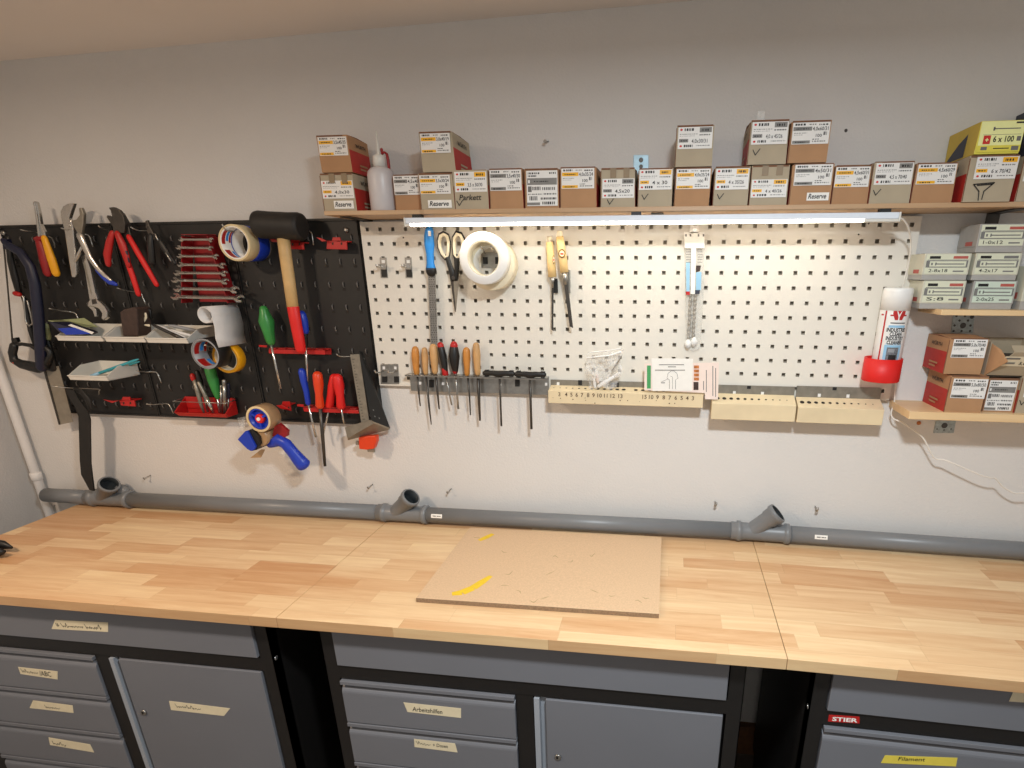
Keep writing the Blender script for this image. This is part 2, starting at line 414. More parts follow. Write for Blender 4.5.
ZD, ZT = .652, .6985
def cabinet(off, label, tapes):
    X0, X1 = 0.038+off, 1.066+off; DL, DR = 0.075+off, 0.529+off; HL, HR = 0.606+off, 1.025+off
    t = thing('workbench_cabinet', label, 'cabinet', ((X0+X1)/2, -0.3, 0), 'grey and black workbench cabinets')
    m = MB()
    m.box(X0, X0+.002, -.05, FY, .08, .822); m.box(X1-.002, X1, -.05, FY, .08, .822); m.box(X0, X1, -.052, -.05, .08, .822)
    m.box(X0, X1, FY, -.05, .08, .085); m.box(X0, X1, FY+.02, -.05, .818, .823)
    m.box(X0, X0+.034, FY, FY+.03, .08, .822); m.box(X1-.034, X1, FY, FY+.03, .08, .822)
    m.box(X0+.034, X1-.034, FY, FY+.03, ZD+.004, ZT-.003); m.box(DR+.003, 0.574+off, FY, FY+.03, .08, ZD+.005)
    m.box(X0+.034, X1-.034, FY, FY+.03, .08, .142); m.box(X0+.034, X1-.034, FY, FY+.03, .812, .823)
    m.box(X0+.034, X1-.034, FY+.028, FY+.03, .14, .82)
    for x in (X0+.03, X1-.03):
        for y in (FY+.04, -.09): m.box(x-.025, x+.025, y-.025, y+.025, 0, .08)
    m.build('frame', 'cabinet_black', t)
    m = MB()
    for x, sx in ((X0, -1), (X1, 1)):
        m.lathe((x, FY+.012, .690), (sx, 0, 0), [(.0065, 0), (.0065, .001), (.003, .0022)], n=10)
    m.build('bolt', 'chrome', t)
    m = MB(); m.box(DL, 1.028+off, FY-.006, FY+.012, ZT, .8105); top = m.build('wide_drawer', 'cabinet_grey', t, bevel=.0015)
    for i in range(4):
        zt = ZD-i*.1335; zb = zt-.1305
        prof = [(0, 0), (-.006, 0), (-.006, .094), (-.0052, .099), (-.0028, .104), (.001, .1085), (.006, .112), (.012, .113), (.012, 0)]
        m = MB(); m.prism([(DL, FY+y, zb+z) for y, z in prof], (DR-DL, 0, 0))
        d = m.build('drawer', 'cabinet_grey', t, bevel=.0012)
        m = MB(); m.box(DL, DR, FY-.008, FY+.01, zt-.011, zt); m.build('grip_rail', 'cabinet_grey', d, bevel=.001)
        if i < len(tapes['drawers']) and tapes['drawers'][i]: px_label('tape_label', *tapes['drawers'][i][:1], FY-.0062, d, tapes['drawers'][i][1], tapes['drawers'][i][2])
    m = MB(); m.box(HL, HR, FY-.004, FY+.01, .15, ZD); dr = m.build('door', 'cabinet_grey', t, bevel=.0015)
    m = MB(); m.box(.577+off, .590+off, FY-.004, FY+.01, .15, ZD); m.box(.590+off, .606+off, FY+.012, FY+.016, .15, ZD)
    m.build('handle', 'cabinet_light', dr)
    m = MB(); o = V((.634+off, FY-.004, .478)); m.lathe(o, (0, -1, 0), [(.0085, 0), (.0085, .003), (.007, .004)], 0, n=16); m.box(o.x-.004, o.x+.001, o.y-.0046, o.y-.004, o.z-.004, o.z+.004, 1)
    m.build('lock', ['steel', 'ink'], dr)
    if tapes.get('top'): px_label('tape_label', tapes['top'][0], FY-.0062, top, 'masking', tapes['top'][2])
    if tapes.get('door'): px_label('tape_label', tapes['door'][0], FY-.0042, dr, 'masking', tapes['door'][2])
    return t
cabinet(-1.172, 'grey steel cabinet with black frame under the left worktop, below the black tool board', dict(
    top=([(55, 620), (108, 622.5), (108, 632), (51.5, 629)], 'masking', [('s', 57, 627, 4, 3, 3), ('s', 62, 627.5, 4.5, 11, 22), ('s', 86, 629, 5, 12, 16)]),
    drawers=[([(18, 667), (57.5, 671.5), (57.5, 679.5), (20.5, 674)], 'masking', [('s', 22, 672.5, 4, 21, 16), ('t', 40, 675.5, 5, '/ABC', 12)]),
             ([(33, 700.5), (72.5, 705.5), (73.5, 713), (29.5, 708)], 'masking', [('s', 45, 708, 3.5, 23, 15)]),
             ([(48.5, 737.5), (90, 744.5), (94, 752.5), (50, 745)], 'masking', [('s', 53, 744.5, 4, 24, 13)])],
    door=([(169, 701), (230, 708.5), (224, 716), (171, 710)], 'masking', [('s', 176, 707.5, 4, 25, 25)])))
cabinet(0.0, 'grey steel cabinet with black frame under the middle worktop, labelled drawers on its left', dict(
    drawers=[([(403.5, 702.5), (461, 708.5), (461, 718), (407.5, 712)], 'masking', [('t', 412.5, 711, 5, 'Arbeitshilfen', 30)]),
             ([(414, 739), (455, 743.5), (457.5, 752.5), (414.5, 747)], 'masking', [('s', 417, 744.5, 4, 31, 13), ('t', 433, 746.5, 4, '+ Dosen', 15)])]))
c3 = cabinet(1.174, 'grey steel cabinet with red maker plate on its black frame, under the right worktop', dict(
    top=([(1014, 690.5), (1024, 691.5), (1024, 702.5), (1009, 701.5)], 'masking', []),
    drawers=[([(885, 755.5), (957.5, 758), (956, 766.5), (881, 763)], 'masking_yellow', [('t', 898, 760.5, 5, 'Filament', 27)])]))
m = MB(); y = FY-.001; m.xp([(829, 715), (859.5, 717), (859.5, 723.5), (828, 721.5)], y, .001, 0)
o = P(832, 720.7, y-.0004); e = P(857.5, 722.5, y-.0004); d = (e-o); L = d.length; d.normalize()
m.text('STIER', o, d, V((-d.z, 0, d.x)), .0105, 1, width=L, bold=.03); m.build('maker_plate', ['red_plastic', 'paper'], c3, tilt=False)

# ---- fibre board on the worktop
zb = TZ+.0125-.005
def PT(u, v):
    p = PZ(u, v, zb)
    for k in range(3): p = PZ(u, v, TZ+.0125+SH(p.x))
    return p
cs = [PT(470, 527.5), PT(661.5, 537), PT(659, 614), PT(416, 598)]
m = MB(); m.prism(cs, (0, 0, -.0115), 0, 1)
def band(mb, pts, w, z, mat):
    q = [PT(u, v)+V((0, 0, z-zb)) for u, v in pts]; n = len(q)
    for i in range(n-1):
        d = (q[i+1]-q[i]).normalized(); s = V((-d.y, d.x, 0))
        wa, wb = w[i]/2, w[i+1]/2
        mb.face([q[i]-s*wa, q[i+1]-s*wb, q[i+1]+s*wb, q[i]+s*wa], mat)
band(m, [(452, 594), (462, 592.5), (473, 588), (482, 582), (491, 576)], [.016, .026, .024, .022, .012], zb+.0003, 2)
band(m, [(479, 540.5), (485, 538), (493, 534)], [.014, .02, .014], zb+.0003, 2)
r = random.Random(5)
for k in range(14):
    u = r.uniform(500, 645); v = r.uniform(548, 604); 
    band(m, [(u, v), (u+r.uniform(2, 5), v+r.uniform(-2, 2)), (u+r.uniform(5, 9), v+r.uniform(-4, 4))], [.001, .004, .001], zb+.0002, 3)
band(m, [(474, 537.5), (480, 538)], [.003, .003], zb+.0002, 3)
tag(m.build('fibre_board', ['fibre_board', 'fibre_edge', 'paint_yellow', 'stain'], tilt=False), 'thin brown fibre board with yellow paint strokes lying on the middle worktop', 'board')

# ---- dark tool on the worktop, cut by the left frame edge
t = thing('hand_clamp', 'black tool lying on the left worktop at the left edge of the picture', 'tool', PZ(0, 551, TZ+SH(-1.05)))
m = MB(); z = TZ+SH(-1.05)+.021
m.tube([PZ(-34, 553, z), PZ(-8, 545, z+.006), PZ(4, 545, z+.004), PZ(12, 547.5, z)], [.024, .022, .013, .004], n=10, flat=.7)
m.tube([PZ(-34, 555, z), PZ(-6, 552, z), PZ(2, 552, z), PZ(6, 551, z)], [.02, .018, .010, .003], n=10, flat=.7)
m.build('body', 'black_plastic', t, tilt=False)

# ---- grey drain pipe with three branches
PA = (-.033, .8835)
t = thing('drain_pipe', 'long grey plastic drain pipe with three open branches lying along the wall', 'pipe', (.5, PA[0], PA[1]-.025))
fit = []
Lb = .100
for (u, v), phi in (((108.3, 479.6), .35), ((411, 492.5), .25), ((778, 514.5), .12)):
    o = PZ(u, v, PA[1]+.7071*Lb*math.cos(phi)); yy = PA[0]-.7071*Lb*math.sin(phi); o = P(u, v, yy)
    dirv = V((.7071, -.7071*math.sin(phi), .7071*math.cos(phi))); fit.append((o.x-.7071*Lb, dirv))
xl = P(47, 497, PA[0]).x
cuts = [xl]
for bx, dv in fit: cuts += [bx-.06, bx+.09]
cuts += [2.32]
for i in range(0, len(cuts), 2):
    m = MB(); a, b = cuts[i], cuts[i+1]
    m.lathe((a, PA[0], PA[1]), (1, 0, 0), [(.022, .0), (.025, .0), (.025, b-a)], 0, n=28, cap0=False); m.lathe((a, PA[0], PA[1]), (1, 0, 0), [(.022, .04), (.022, 0)], 1, n=28, cap1=False)
    m.build('pipe', ['pipe_grey', 'pipe_bore_shade'], t)
for k, (bx, dv) in enumerate(fit):
    m = MB()
    m.lathe((bx-.048, PA[0], PA[1]), (1, 0, 0), [(.025, -.012), (.0272, -.011), (.0272, .004), (.031, .006), (.031, .016), (.0285, .018), (.0272, .022), (.0262, .028), (.0262, .140), (.0275, .143), (.031, .146), (.031, .158), (.0275, .160), (.025, .161)], 0, n=32)
    base = V((bx, PA[0], PA[1]))
    f = m.build('branch_fitting', 'pipe_grey', t)
    m = MB()
    prof = [(.025, .0), (.025, .062), (.028, .066), (.028, .084), (.0315, .087), (.0315, .097), (.030, .100), (.0255, .100), (.0245, .05), (.0245, .03)]
    m.lathe(base, dv, prof, n=32, mseg=[0, 0, 0, 0, 0, 0, 0, 1, 1], cap0=False, cap1=False); m.lathe(base+dv*.072, dv, [(.0254, 0), (.0, .0005)], 1, n=32, cap0=False, cap1=False)  # dark disc added across the bore to paint the shade in the opening
    m.build('branch_socket', ['pipe_grey', 'pipe_bore_shade'], f)
    if k == 0:
        m = MB(); q = base+V((.072, .016, .018)); m.lathe(q+V((0, -.02, 0)), (0, 1, 0), [(.010, -.004), (.026, 0), (.031, .008), (.031, .020), (.02, .024)], n=28); m.build('side_socket', 'pipe_grey', f)
def pipe_sticker(u0, u1, v0, v1):
    m = MB(); a0 = .5; 
    xs = P((u0+u1)/2, v0, PA[0]-.02).x; w = (u1-u0)*scl(u0, v0, PA[0])
    N = 6
    for i in range(N):
        f = lambda q: V((0, PA[0]-.0254*math.cos(q), PA[1]+.0254*math.sin(q)))
        h = [.55-.5*i/N, .55-.5*(i+1)/N] if v0 else None
        qa, qb = h; m.face([f(qb)+V((xs-w/2, 0, 0)), f(qb)+V((xs+w/2, 0, 0)), f(qa)+V((xs+w/2, 0, 0)), f(qa)+V((xs-w/2, 0, 0))], 0 if i not in (2, 3) else 0)
    for dx, ww in ((-.35, .3), (.02, .2), (.25, .12)):
        q = .28; p = V((xs+dx*w, PA[0]-.0257*math.cos(q), PA[1]+.0257*math.sin(q))); m.face([p+V((0, 0, -.002)), p+V((ww*w, 0, -.002)), p+V((ww*w, 0, .002)), p+V((0, 0, .002))], 1)
    m.build('pipe_sticker', ['paper', 'ink_soft'], t)
pipe_sticker(432, 443, 521, 525); pipe_sticker(814.5, 827.5, 536, 543); pipe_sticker(408, 414, 512, 520)

TILT[0] = False
# ---- black tool board: three panels side by side
t = thing('black_tool_board', 'large black slotted tool board on the left half of the wall', 'tool board', (-.62, .01, 1.16))
bx = [(-1.212, -.822), (-.820, -.430), (-.428, -.030)]
for a, b in bx:
    za, zb = 1.7505+(a+1.21)*.0085, 1.7505+(b+1.21)*.0085; zt = za-.002
    m = MB(); m.hexa([(a, .004, 1.16), (b, .004, 1.16), (b, WY-.001, 1.16), (a, WY-.001, 1.16), (a, .004, za), (b, .004, zb), (b, WY-.001, zb), (a, WY-.001, za)])
    m.box(a, b, 0, .004, 1.160, 1.166); m.hexa([(a, 0, za-.007), (b, 0, zb-.007), (b, .004, zb-.007), (a, .004, za-.007), (a, 0, za), (b, 0, zb), (b, .004, zb), (a, .004, za)]); m.box(a, a+.004, 0, .004, 1.166, zt-.006); m.box(b-.004, b, 0, .004, 1.166, zt-.006)
    nx, nz = 9, 9
    for i in range(nx):
        for j in range(nz):
            x = a+(b-a)*(i+.5)/nx; z = 1.166+(1.742-1.166)*(j+.5)/nz
            m.tube([(x, .005, z-.008), (x, .0005, z-.005), (x, -.0002, z+.004), (x, .004, z+.008)], .0017, 1, n=6)  # nub in lighter grey, a painted glint
            m.box(x-.005, x+.005, .0034, .0046, z-.017, z-.010, 2)
    m.build('panel', ['board_black', 'nub_glint', 'dark_gap'], t, bevel=0)
m = MB()
for u, v in ((346.5, 230), (4, 233), (372, 415)): m.lathe(P(u, v, 0.004), (0, -1, 0), [(.008, 0), (.007, .004), (.003, .006)], n=12)
m.build('screw', 'steel', t)

# ---- white perforated panel
t = thing('white_pegboard', 'white perforated metal panel with square holes in the middle of the wall', 'pegboard', (.722, .01, 1.29))
m = MB(); p = .038; h = .0049; Z0 = 1.73; yb = .0016
xl, xr, zt, zbm = -.0205, 1.465, Z0+.0195, Z0-.4425
for r_ in range(12):
    za = zt if r_ == 0 else Z0-(r_-.5)*p; zc = zbm if r_ == 11 else Z0-(r_+.5)*p
    for c in range(39):
        xa = xl if c == 0 else (c-.5)*p; xb = xr if c == 38 else (c+.5)*p; x, z = c*p, Z0-r_*p
        o = [(xa, zc), (xb, zc), (xb, za), (xa, za)]; q = [(x-h, z-h), (x+h, z-h), (x+h, z+h), (x-h, z+h)]
        pts = [(a, 0, b) for a, b in o]+[(a, 0, b) for a, b in q]+[(a, yb, b) for a, b in q]
        F = []
        for k in range(4):
            k2 = (k+1) % 4; F += [(k, k2, 4+k2, 4+k), (4+k, 4+k2, 8+k2, 8+k)]
        m.mesh(pts, F)
m.box(xl, xl+.0015, 0.0002, WY-.001, zbm, zt); m.box(xr-.0015, xr, .0002, WY-.001, zbm, zt); m.box(xl, xr, .0002, WY-.001, zt-.0015, zt); m.box(xl, xr, .0002, WY-.001, zbm, zbm+.0015)
m.build('panel', 'powder_white', t)
m = MB(); m.box(xl+.002, xr-.002, .013, .018, zbm+.002, zt-.002); m.build('hole_shade_sheet', 'hole_shade_pale', t)  # added sheet, coloured to give the holes their dim tone
m = MB()
for u, v in ((858.6, 234.5), (868.7, 223.5), (403.3, 237.6)): m.lathe(P(u, v, 0), (0, -1, 0), [(.0022, 0), (.0015, .001)], n=8)
m.build('screw_head', 'dark_steel', t)

# ---- upper shelf
SZ = 1.766
t = thing('wall_shelf', 'long wooden wall shelf carrying the screw cartons above the white pegboard', 'shelf', (.9, -.05, 1.756))
m = MB(); m.box(-.046, 2.0, -.13, .019, 1.7555, SZ); m.build('board', 'shelf_ply', t, bevel=.001)
for x in (-.02, .80, 1.62):
    m = MB(); m.box(x, x+.03, -.1, .019, 1.753, 1.7554); m.box(x, x+.03, .0165, .019, 1.7525 if 0 < x < 1.5 else 1.71, 1.753); m.build('bracket', 'dark_steel', t)
# ---- LED bar below the shelf
t = thing('led_light_bar', 'slim white light bar glowing under the front of the upper shelf', 'lamp', (.77, -.12, 1.727))
lx0, lx1 = .176, 1.366
m = MB(); m.box(lx0, lx1, -.134, -.108, 1.7335, 1.7475); m.build('housing', 'alu', t, bevel=.002)
m = MB(); m.box(lx0+.012, lx1-.075, -.133, -.109, 1.7285, 1.7333); m.build('diffuser', 'led', t)
m = MB(); m.box(lx0-.004, lx0, -.1345, -.1075, 1.727, 1.748); m.box(lx1, lx1+.004, -.1345, -.1075, 1.727, 1.748); m.box(lx0, lx0+.012, -.133, -.109, 1.7275, 1.7334); m.box(lx1-.075, lx1, -.133, -.109, 1.7275, 1.7334); m.build('end_cap', 'white_plastic', t, bevel=.001)
m = MB()
for x in (lx0+.03, .765, lx1-.03): m.box(x-.012, x+.012, -.13, -.112, 1.7475, 1.7550)
m.build('clip', 'black_plastic', t)
cab = [(897, 217, -.12), (903, 219.5, -.11), (908, 227, -.09), (911, 240, -.06), (910.5, 252, -.045), (908.5, 264, -.03), (905, 277, -.02), (902, 291, -.01), (899, 320, -.004), (897, 360, -.004), (894.5, 400, -.006), (891, 413, -.01), (894, 419, -.02), (901, 422, -.028), (917.6, 433, -.034), (924.6, 440, -.034), (934, 457.4, -.03), (943, 459.5, -.036), (952.7, 463, -.044), (978.5, 474, -.05), (990, 477.5, -.048), (996, 478.5, -.044), (1003, 486.7, -.04), (1013.7, 492.6, -.04), (1024, 493, -.04), (1050, 494, -.03)]
def smooth(pts, k=3):
    pts = [V(p) for p in pts]; o = []
    for i in range(len(pts)-1):
        p0 = pts[max(0, i-1)]; p1 = pts[i]; p2 = pts[i+1]; p3 = pts[min(len(pts)-1, i+2)]
        for j in range(k):
            s = j/k; o.append(.5*((2*p1)+(p2-p0)*s+(2*p0-5*p1+4*p2-p3)*s*s+(3*p1-p0-3*p2+p3)*s**3))
    return o+[pts[-1]]
m = MB(); m.tube(smooth([P(u, v, y) for u, v, y in cab]), .0022, n=8); m.build('cable', 'cable_white', t)
# ================================================================== cartons
def sticker(m, x, z, w, h, y, style, size, col=3):
    """printed sticker on a front face at plane y; materials: 1 white 2 ink 3 yellow 4 grey 5 red 6 soft ink"""
    R = lambda a, b, c, d, mm, lift=.0003: m.face([(x+a*w, y-lift, z+b*h), (x+c*w, y-lift, z+b*h), (x+c*w, y-lift, z+d*h), (x+a*w, y-lift, z+d*h)], mm)
    T = lambda s, a, b, hh, mm=2, ww=None: m.text(s, (x+a*w, y-.0006, z+b*h), (1, 0, 0), (0, 0, 1), hh*h, mm, width=None if ww is None else ww*w, bold=.012)
    R(0, 0, 1, 1, 1)
    rr = random.Random(size+style)
    def bars(a, b, c, d, mm=2, n=7):
        k = a
        while k < c-.01:
            e = min(c, k+rr.uniform(.02, .06)); R(k, b, e, d, mm, .0005); k = e+rr.uniform(.012, .03)
    def dot(a, b):
        cx, cz, r1 = x+a*w, z+b*h, .052*h
        m.face([(cx+r1*1.3*math.cos(q*math.pi/4), y-.0006, cz+r1*math.sin(q*math.pi/4)) for q in range(8)], 5)
    if style == 'A':
        dot(.09, .88); bars(.18, .82, .46, .94, 2); R(.62, .74, .97, .97, col, .0004); bars(.68, .80, .9, .9, 2)
        bars(.05, .66, .56, .69, 6); bars(.05, .58, .5, .60, 6); bars(.62, .60, .95, .66, 6)
        R(.03, .30, .30, .46, col, .0004); bars(.08, .35, .26, .40, 2); T(size, .40, .27, .17, ww=.46)
        dot(.09, .13); bars(.18, .08, .44, .19, 2); bars(.55, .12, .95, .16, 6)
    elif style == 'B':
        bars(.06, .86, .34, .95, 2); bars(.44, .88, .62, .93, 6); bars(.70, .86, .95, .92, 2)
        R(.02, .62, .52, .80, col, .0004); bars(.10, .68, .44, .73, 2); T(size, .54, .62, .17, ww=.42)
        bars(.05, .50, .40, .53, 6); bars(.05, .42, .30, .44, 6); bars(.84, .40, .93, .56, 6); T('100', .64, .32, .14, ww=.16)
        R(.02, .03, .50, .17, col, .0004); bars(.10, .06, .40, .12, 2); bars(.56, .10, .94, .15, 6); bars(.56, .20, .74, .24, 2)
    else:
        bars(.05, .90, .42, .95, 2); bars(.05, .83, .32, .87, 2); bars(.74, .90, .95, .95, 2)
        R(.02, .60, .98, .79, 4, .0004); R(.05, .65, .11, .74, 1, .0006); bars(.24, .68, .7, .71, 2)
        bars(.18, .45, .45, .55, 6); bars(.5, .45, .95, .53, 6); R(.04, .40, .16, .56, 6, .0005); bars(.04, .32, .5, .35, 6); bars(.55, .32, .95, .36, 2)
        bars(.08, .16, .36, .28, 6); bars(.45, .18, .95, .24, 2); R(.0, .02, .42, .10, 4, .0004); bars(.5, .04, .9, .12, 2)
CM = {'brown': 'card_brown', 'grey': 'card_grey'}
def carton(label, body, u0, u1, vt, vb=None, yf=-.125, dep=.135, z0=None, style='B', size='', col='y', st=(.06, .44, .98, .98), note=None, check=None, red=True, tape=False, group='screw cartons on the upper shelf', zt=None, lean=0.0, name='screw_carton'):
    z0 = SZ if z0 is None else z0
    vb = vb if vb is not None else None
    um = vb if vb else 209
    a = P(u0, um, yf); b = P(u1, um, yf); x0, x1 = a.x, b.x
    z1 = zt if zt else P((u0+u1)/2, vt, yf).z
    t = thing(name, label, 'box', ((x0+x1)/2, yf+dep/2, z0), group)
    rr = random.Random(label); j = lambda s=.0014: rr.uniform(-s, s)
    m = MB(); yb = yf+dep
    F = [(x0+j(), yf, z0), (x1+j(), yf, z0), (x1+j()+lean, yf+j(), z1+j()), (x0+j()+lean, yf+j(), z1+j())]
    B = [(x0+j(), yb, z0), (x1+j(), yb, z0), (x1+j()+lean, yb, z1+j()), (x0+j()+lean, yb, z1+j())]
    m.face([F[0], F[1], F[2], F[3]], 0); m.face([B[1], B[0], B[3], B[2]], 0); m.face([F[0], B[0], B[1], F[1]], 0)
    lerp = lambda p, q, s: tuple(V(p)*(1-s)+V(q)*s)
    for (f0, f1, b0, b1, sgn) in ((F[1], F[2], B[1], B[2], 1), (F[0], F[3], B[0], B[3], -1)):
        k = .62 if red else 0.0
        fm, bm = lerp(f0, f1, k), lerp(b0, b1, k)
        q1 = [f0, b0, bm, fm]; q2 = [fm, bm, b1, f1]
        if sgn < 0: q1 = q1[::-1]; q2 = q2[::-1]
        if red: m.face(q1, 1)
        m.face(q2, 0)
        if red:          # printing on the side faces
            ax = V((0, 1, 0)) if sgn > 0 else V((0, -1, 0)); X = (x1 if sgn > 0 else x0)+sgn*.0022
            st_y = (yf+.02) if sgn > 0 else (yb-.02)
            H = z1-z0
            m.text('WÜRTH', (X+lean*.8, st_y+(.012 if sgn > 0 else -.012), z0+H*.74), ax, (0, 0, 1), H*.10, 2, width=dep*.5, bold=.02)
            for q, ww in ((.22, .38), (.12, .30)):
                p0 = V((X+lean*.2, st_y+(.02 if sgn > 0 else -.02), z0+H*q)); m.face([p0, p0+ax*dep*ww, p0+ax*dep*ww+V((0, 0, H*.05)), p0+V((0, 0, H*.05))], 0)
    # lid: two flaps meeting at a slightly raised seam
    ym = (yf+yb)/2
    mid0 = (x0+lean+j(), ym, z1+.002+abs(j())); mid1 = (x1+lean+j(), ym, z1+.002+abs(j()))
    m.face([F[3], F[2], mid1, mid0], 0); m.face([mid0, mid1, B[2], B[3]], 0)
    m.face([F[2], B[2], mid1], 3); m.face([F[3], mid0, B[3]], 3)
    m.box(x0+lean+.002, x1+lean-.002, yf-.0012, yf+.001, z1-.0022, z1+.0014, 3)      # worn front fold
    m.box(x0-.0004, x0+.0012, yf-.0008, yf+.001, z0+.001, z1-.004, 3) if lean == 0 else None
    m.build('carton', [CM[body], 'card_red', 'ink', 'card_edge'], t)
    W, H = x1-x0, z1-z0
    m = MB()
    if size or style == 'C':
        sx0, sz0, sx1, sz1 = st
        sticker(m, x0+W*sx0+lean*.7, z0+H*sz0, W*(sx1-sx0), H*(sz1-sz0), yf-.0012, style, size)
        m.build('sticker', ['paper', 'sticker', 'ink', 'sticker_yellow' if col == 'y' else 'sticker_grey' if col == 'g' else 'sticker_green', 'sticker_grey', 'ink_red', 'ink_soft'], t)
    if note:
        m = MB(); nx, nz, nw, nh, s = note
        m.face([(x0+W*nx, yf-.0014, z0+H*nz), (x0+W*(nx+nw), yf-.0014, z0+H*nz), (x0+W*(nx+nw), yf-.0014, z0+H*(nz+nh)), (x0+W*nx, yf-.0014, z0+H*(nz+nh))], 0)
        m.text(s, (x0+W*(nx+.06*nw), yf-.0018, z0+H*(nz+nh*.25)), (1, 0, 0), (0, 0, 1), H*nh*.6, 1, width=W*nw*.82, bold=.02, shear=.25); m.build('paper_note', ['paper', 'ink'], t)
    if check:
        m = MB(); cx, cz = x0+W*check[0], z0+H*check[1]
        if len(check) > 2:
            m.text(check[2], (x0+W*.14, yf-.0018, z0+H*.24), (1, 0, 0), (0, 0, 1), H*.14, 0, width=W*.66, bold=.012, shear=.2)
        stroke(m, [(cx-W*.08, cz+H*.08), (cx-W*.01, cz-H*.04), (cx+W*.10, cz+H*.10)], .0018, yf-.0016, 0); m.build('pen_mark', 'ink', t)
    if tape:
        m = MB()
        for q in (.28, .66): m.box(x0+W*q, x0+W*(q+.17), yf-.0018, yf-.0005, z0+H*.76, z1+.001)
        m.build('packing_tape', 'packing_tape', t)
    t['top'] = z1+.0034
    return t
LS = 'on the upper shelf'
b1 = carton('leftmost lower carton on the upper shelf, greyish with white note and red side', 'grey', 324.5, 357, 173.8, 210.5, size='4,0x30', style='A', st=(.02, .34, .98, .82), note=(.33, .06, .6, .22, 'Reserve'), tape=True, dep=.1)
b2 = carton('brown carton with red side stacked on the leftmost carton of the upper shelf', 'brown', 322.5, 353, 135.6, 174, z0=b1['top'], size='3,5x45/35', style='B', st=(.04, .46, .97, .97), dep=.1, lean=-.004)
b3 = carton('short brown carton right behind the squeeze bottle on the upper shelf', 'brown', 396, 423, 175, 209.5, yf=-.105, size='4,5x40', style='B', col='g', st=(.02, .45, .98, .98), dep=.10, red=False)
b4 = carton('greyish carton with white note under a carton, right of the squeeze bottle', 'grey', 421.5, 455, 173.6, 209.8, size='3,5x30/24', style='B', st=(.02, .44, .92, .96), note=(.22, .05, .7, .22, 'Reserve'), dep=.13)
b5 = carton('greyish carton with red side stacked above the second white note, right of the squeeze bottle', 'grey', 423.5, 455.5, 132, 172, z0=b4['top'], size='3,0x40/19', style='B', st=(.03, .48, .94, .97), dep=.13, lean=-.004)
b6 = carton('greyish carton with the word Parkett written in marker', 'grey', 455.5, 489, 170.5, 209.3, size='3,5 x 50/30', style='A', st=(.04, .45, .98, .97), check=(.14, .14, 'Parkett'))
b7 = carton('brown carton with grey-banded sticker directly right of the carton marked Parkett', 'brown', 490.5, 523.5, 169, 209, size='3,5x40/30', style='B', col='g', st=(.03, .46, .97, .98))
b8 = carton('brown carton whose front is almost covered by one big grey-banded sticker, in the shelf row', 'brown', 525.5, 559, 169, 208.4, style='C', st=(.06, .06, .97, .96))
b9 = carton('brown carton with yellow-banded sticker just right of the carton with the nearly full-height sticker', 'brown', 560.5, 596, 167.5, 207.8, size='4,0x35/24', style='B', st=(.04, .48, .95, .98))
b10 = carton('greyish ticked carton with packing tape strips, just left of the wall plate', 'grey', 600.5, 634.5, 168.5, 207.3, size='4,5x20', style='A', col='g', st=(.05, .24, .98, .74), tape=True, check=(.28, .12))
b11 = carton('greyish carton with yellow sticker and tick standing just below the pale wall plate', 'grey', 637.5, 671.5, 168.8, 207.2, size='4 x 30', style='A', st=(.03, .45, .98, .98), check=(.2, .24))
b12 = carton('brown carton with yellow-banded sticker carrying a single greyish carton on top', 'brown', 674, 709, 168.3, 206.8, size='4,0x35/24', style='B', st=(.03, .46, .98, .98))
b13 = carton('greyish carton with grey sticker standing alone in the upper layer near mid-shelf', 'grey', 674.8, 711.5, 125.8, 168, z0=b12['top'], size='4,0x30/31', style='A', col='g', st=(.05, .44, .97, .97))
b14 = carton('greyish ticked carton with yellow sticker, right of the carton under the lone upper carton', 'grey', 712.3, 747, 167, 206.6, size='4 x 35/26', style='A', st=(.04, .42, .98, .96), check=(.2, .22))
b15 = carton('greyish carton with packing tape strips above a yellow sticker, below the pair of stacked cartons', 'grey', 748.5, 785.5, 166, 206.5, size='4 x 40/26', style='A', st=(.03, .20, .98, .66), tape=True)
b16 = carton('brown carton with white note reading Reserve under the right one of the two stacked cartons', 'brown', 788.5, 829, 164.3, 206.3, size='4x50/31', style='B', col='g', st=(.06, .48, .97, .99), note=(.42, .1, .54, .2, 'Reserve'))
b17 = carton('brown carton with yellow-banded sticker just right of the carton with the rightmost white note', 'brown', 830.5, 866, 165.8, 205.9, size='4,5x60/31', style='B', st=(.02, .45, .97, .97), dep=.12, yf=-.12)
b18 = carton('greyish ticked lower-row carton, second carton left of the one carrying the yellow carton', 'grey', 867.7, 908, 162.2, 205.4, size='4,5 x 70/40', style='A', col='g', st=(.06, .46, .97, .98), check=(.16, .25))
b19 = carton('brown carton with yellow-banded sticker directly left of the cartons with the yellow one on top', 'brown', 909.5, 950, 163.5, 205.1, size='4,5x60/29', style='B', st=(.05, .48, .98, .98), dep=.12, yf=-.122)
b22 = carton('greyish ticked carton, left one of two neighbouring cartons in the upper layer', 'grey', 747, 785.5, 120.6, 165, z0=max(b14['top'], b15['top']), size='4,0 x 45/26', style='A', col='g', st=(.05, .46, .97, .97), check=(.2, .26))
b23 = carton('brown carton, right one of two neighbouring cartons in the upper layer', 'brown', 787.3, 826.5, 121.3, 164.5, z0=max(b15['top'], b16['top']), size='4,0x60/31', style='B', col='g', st=(.04, .45, .97, .97))
m = MB(); x0 = P(757, 120, -.125).x; m.box(x0, x0+.016, -.124, -.1235, b22['top']-.004, b22['top']+.016); m.build('loose_tape', 'clear_pack', b22)
b20 = carton('big greyish carton with a funnel shape drawn in marker, carrying the yellow carton', 'grey', 961, 1009, 156, 204.3, yf=-.135, dep=.15, size='6 x 70/42', style='A', st=(.14, .50, .99, .98))
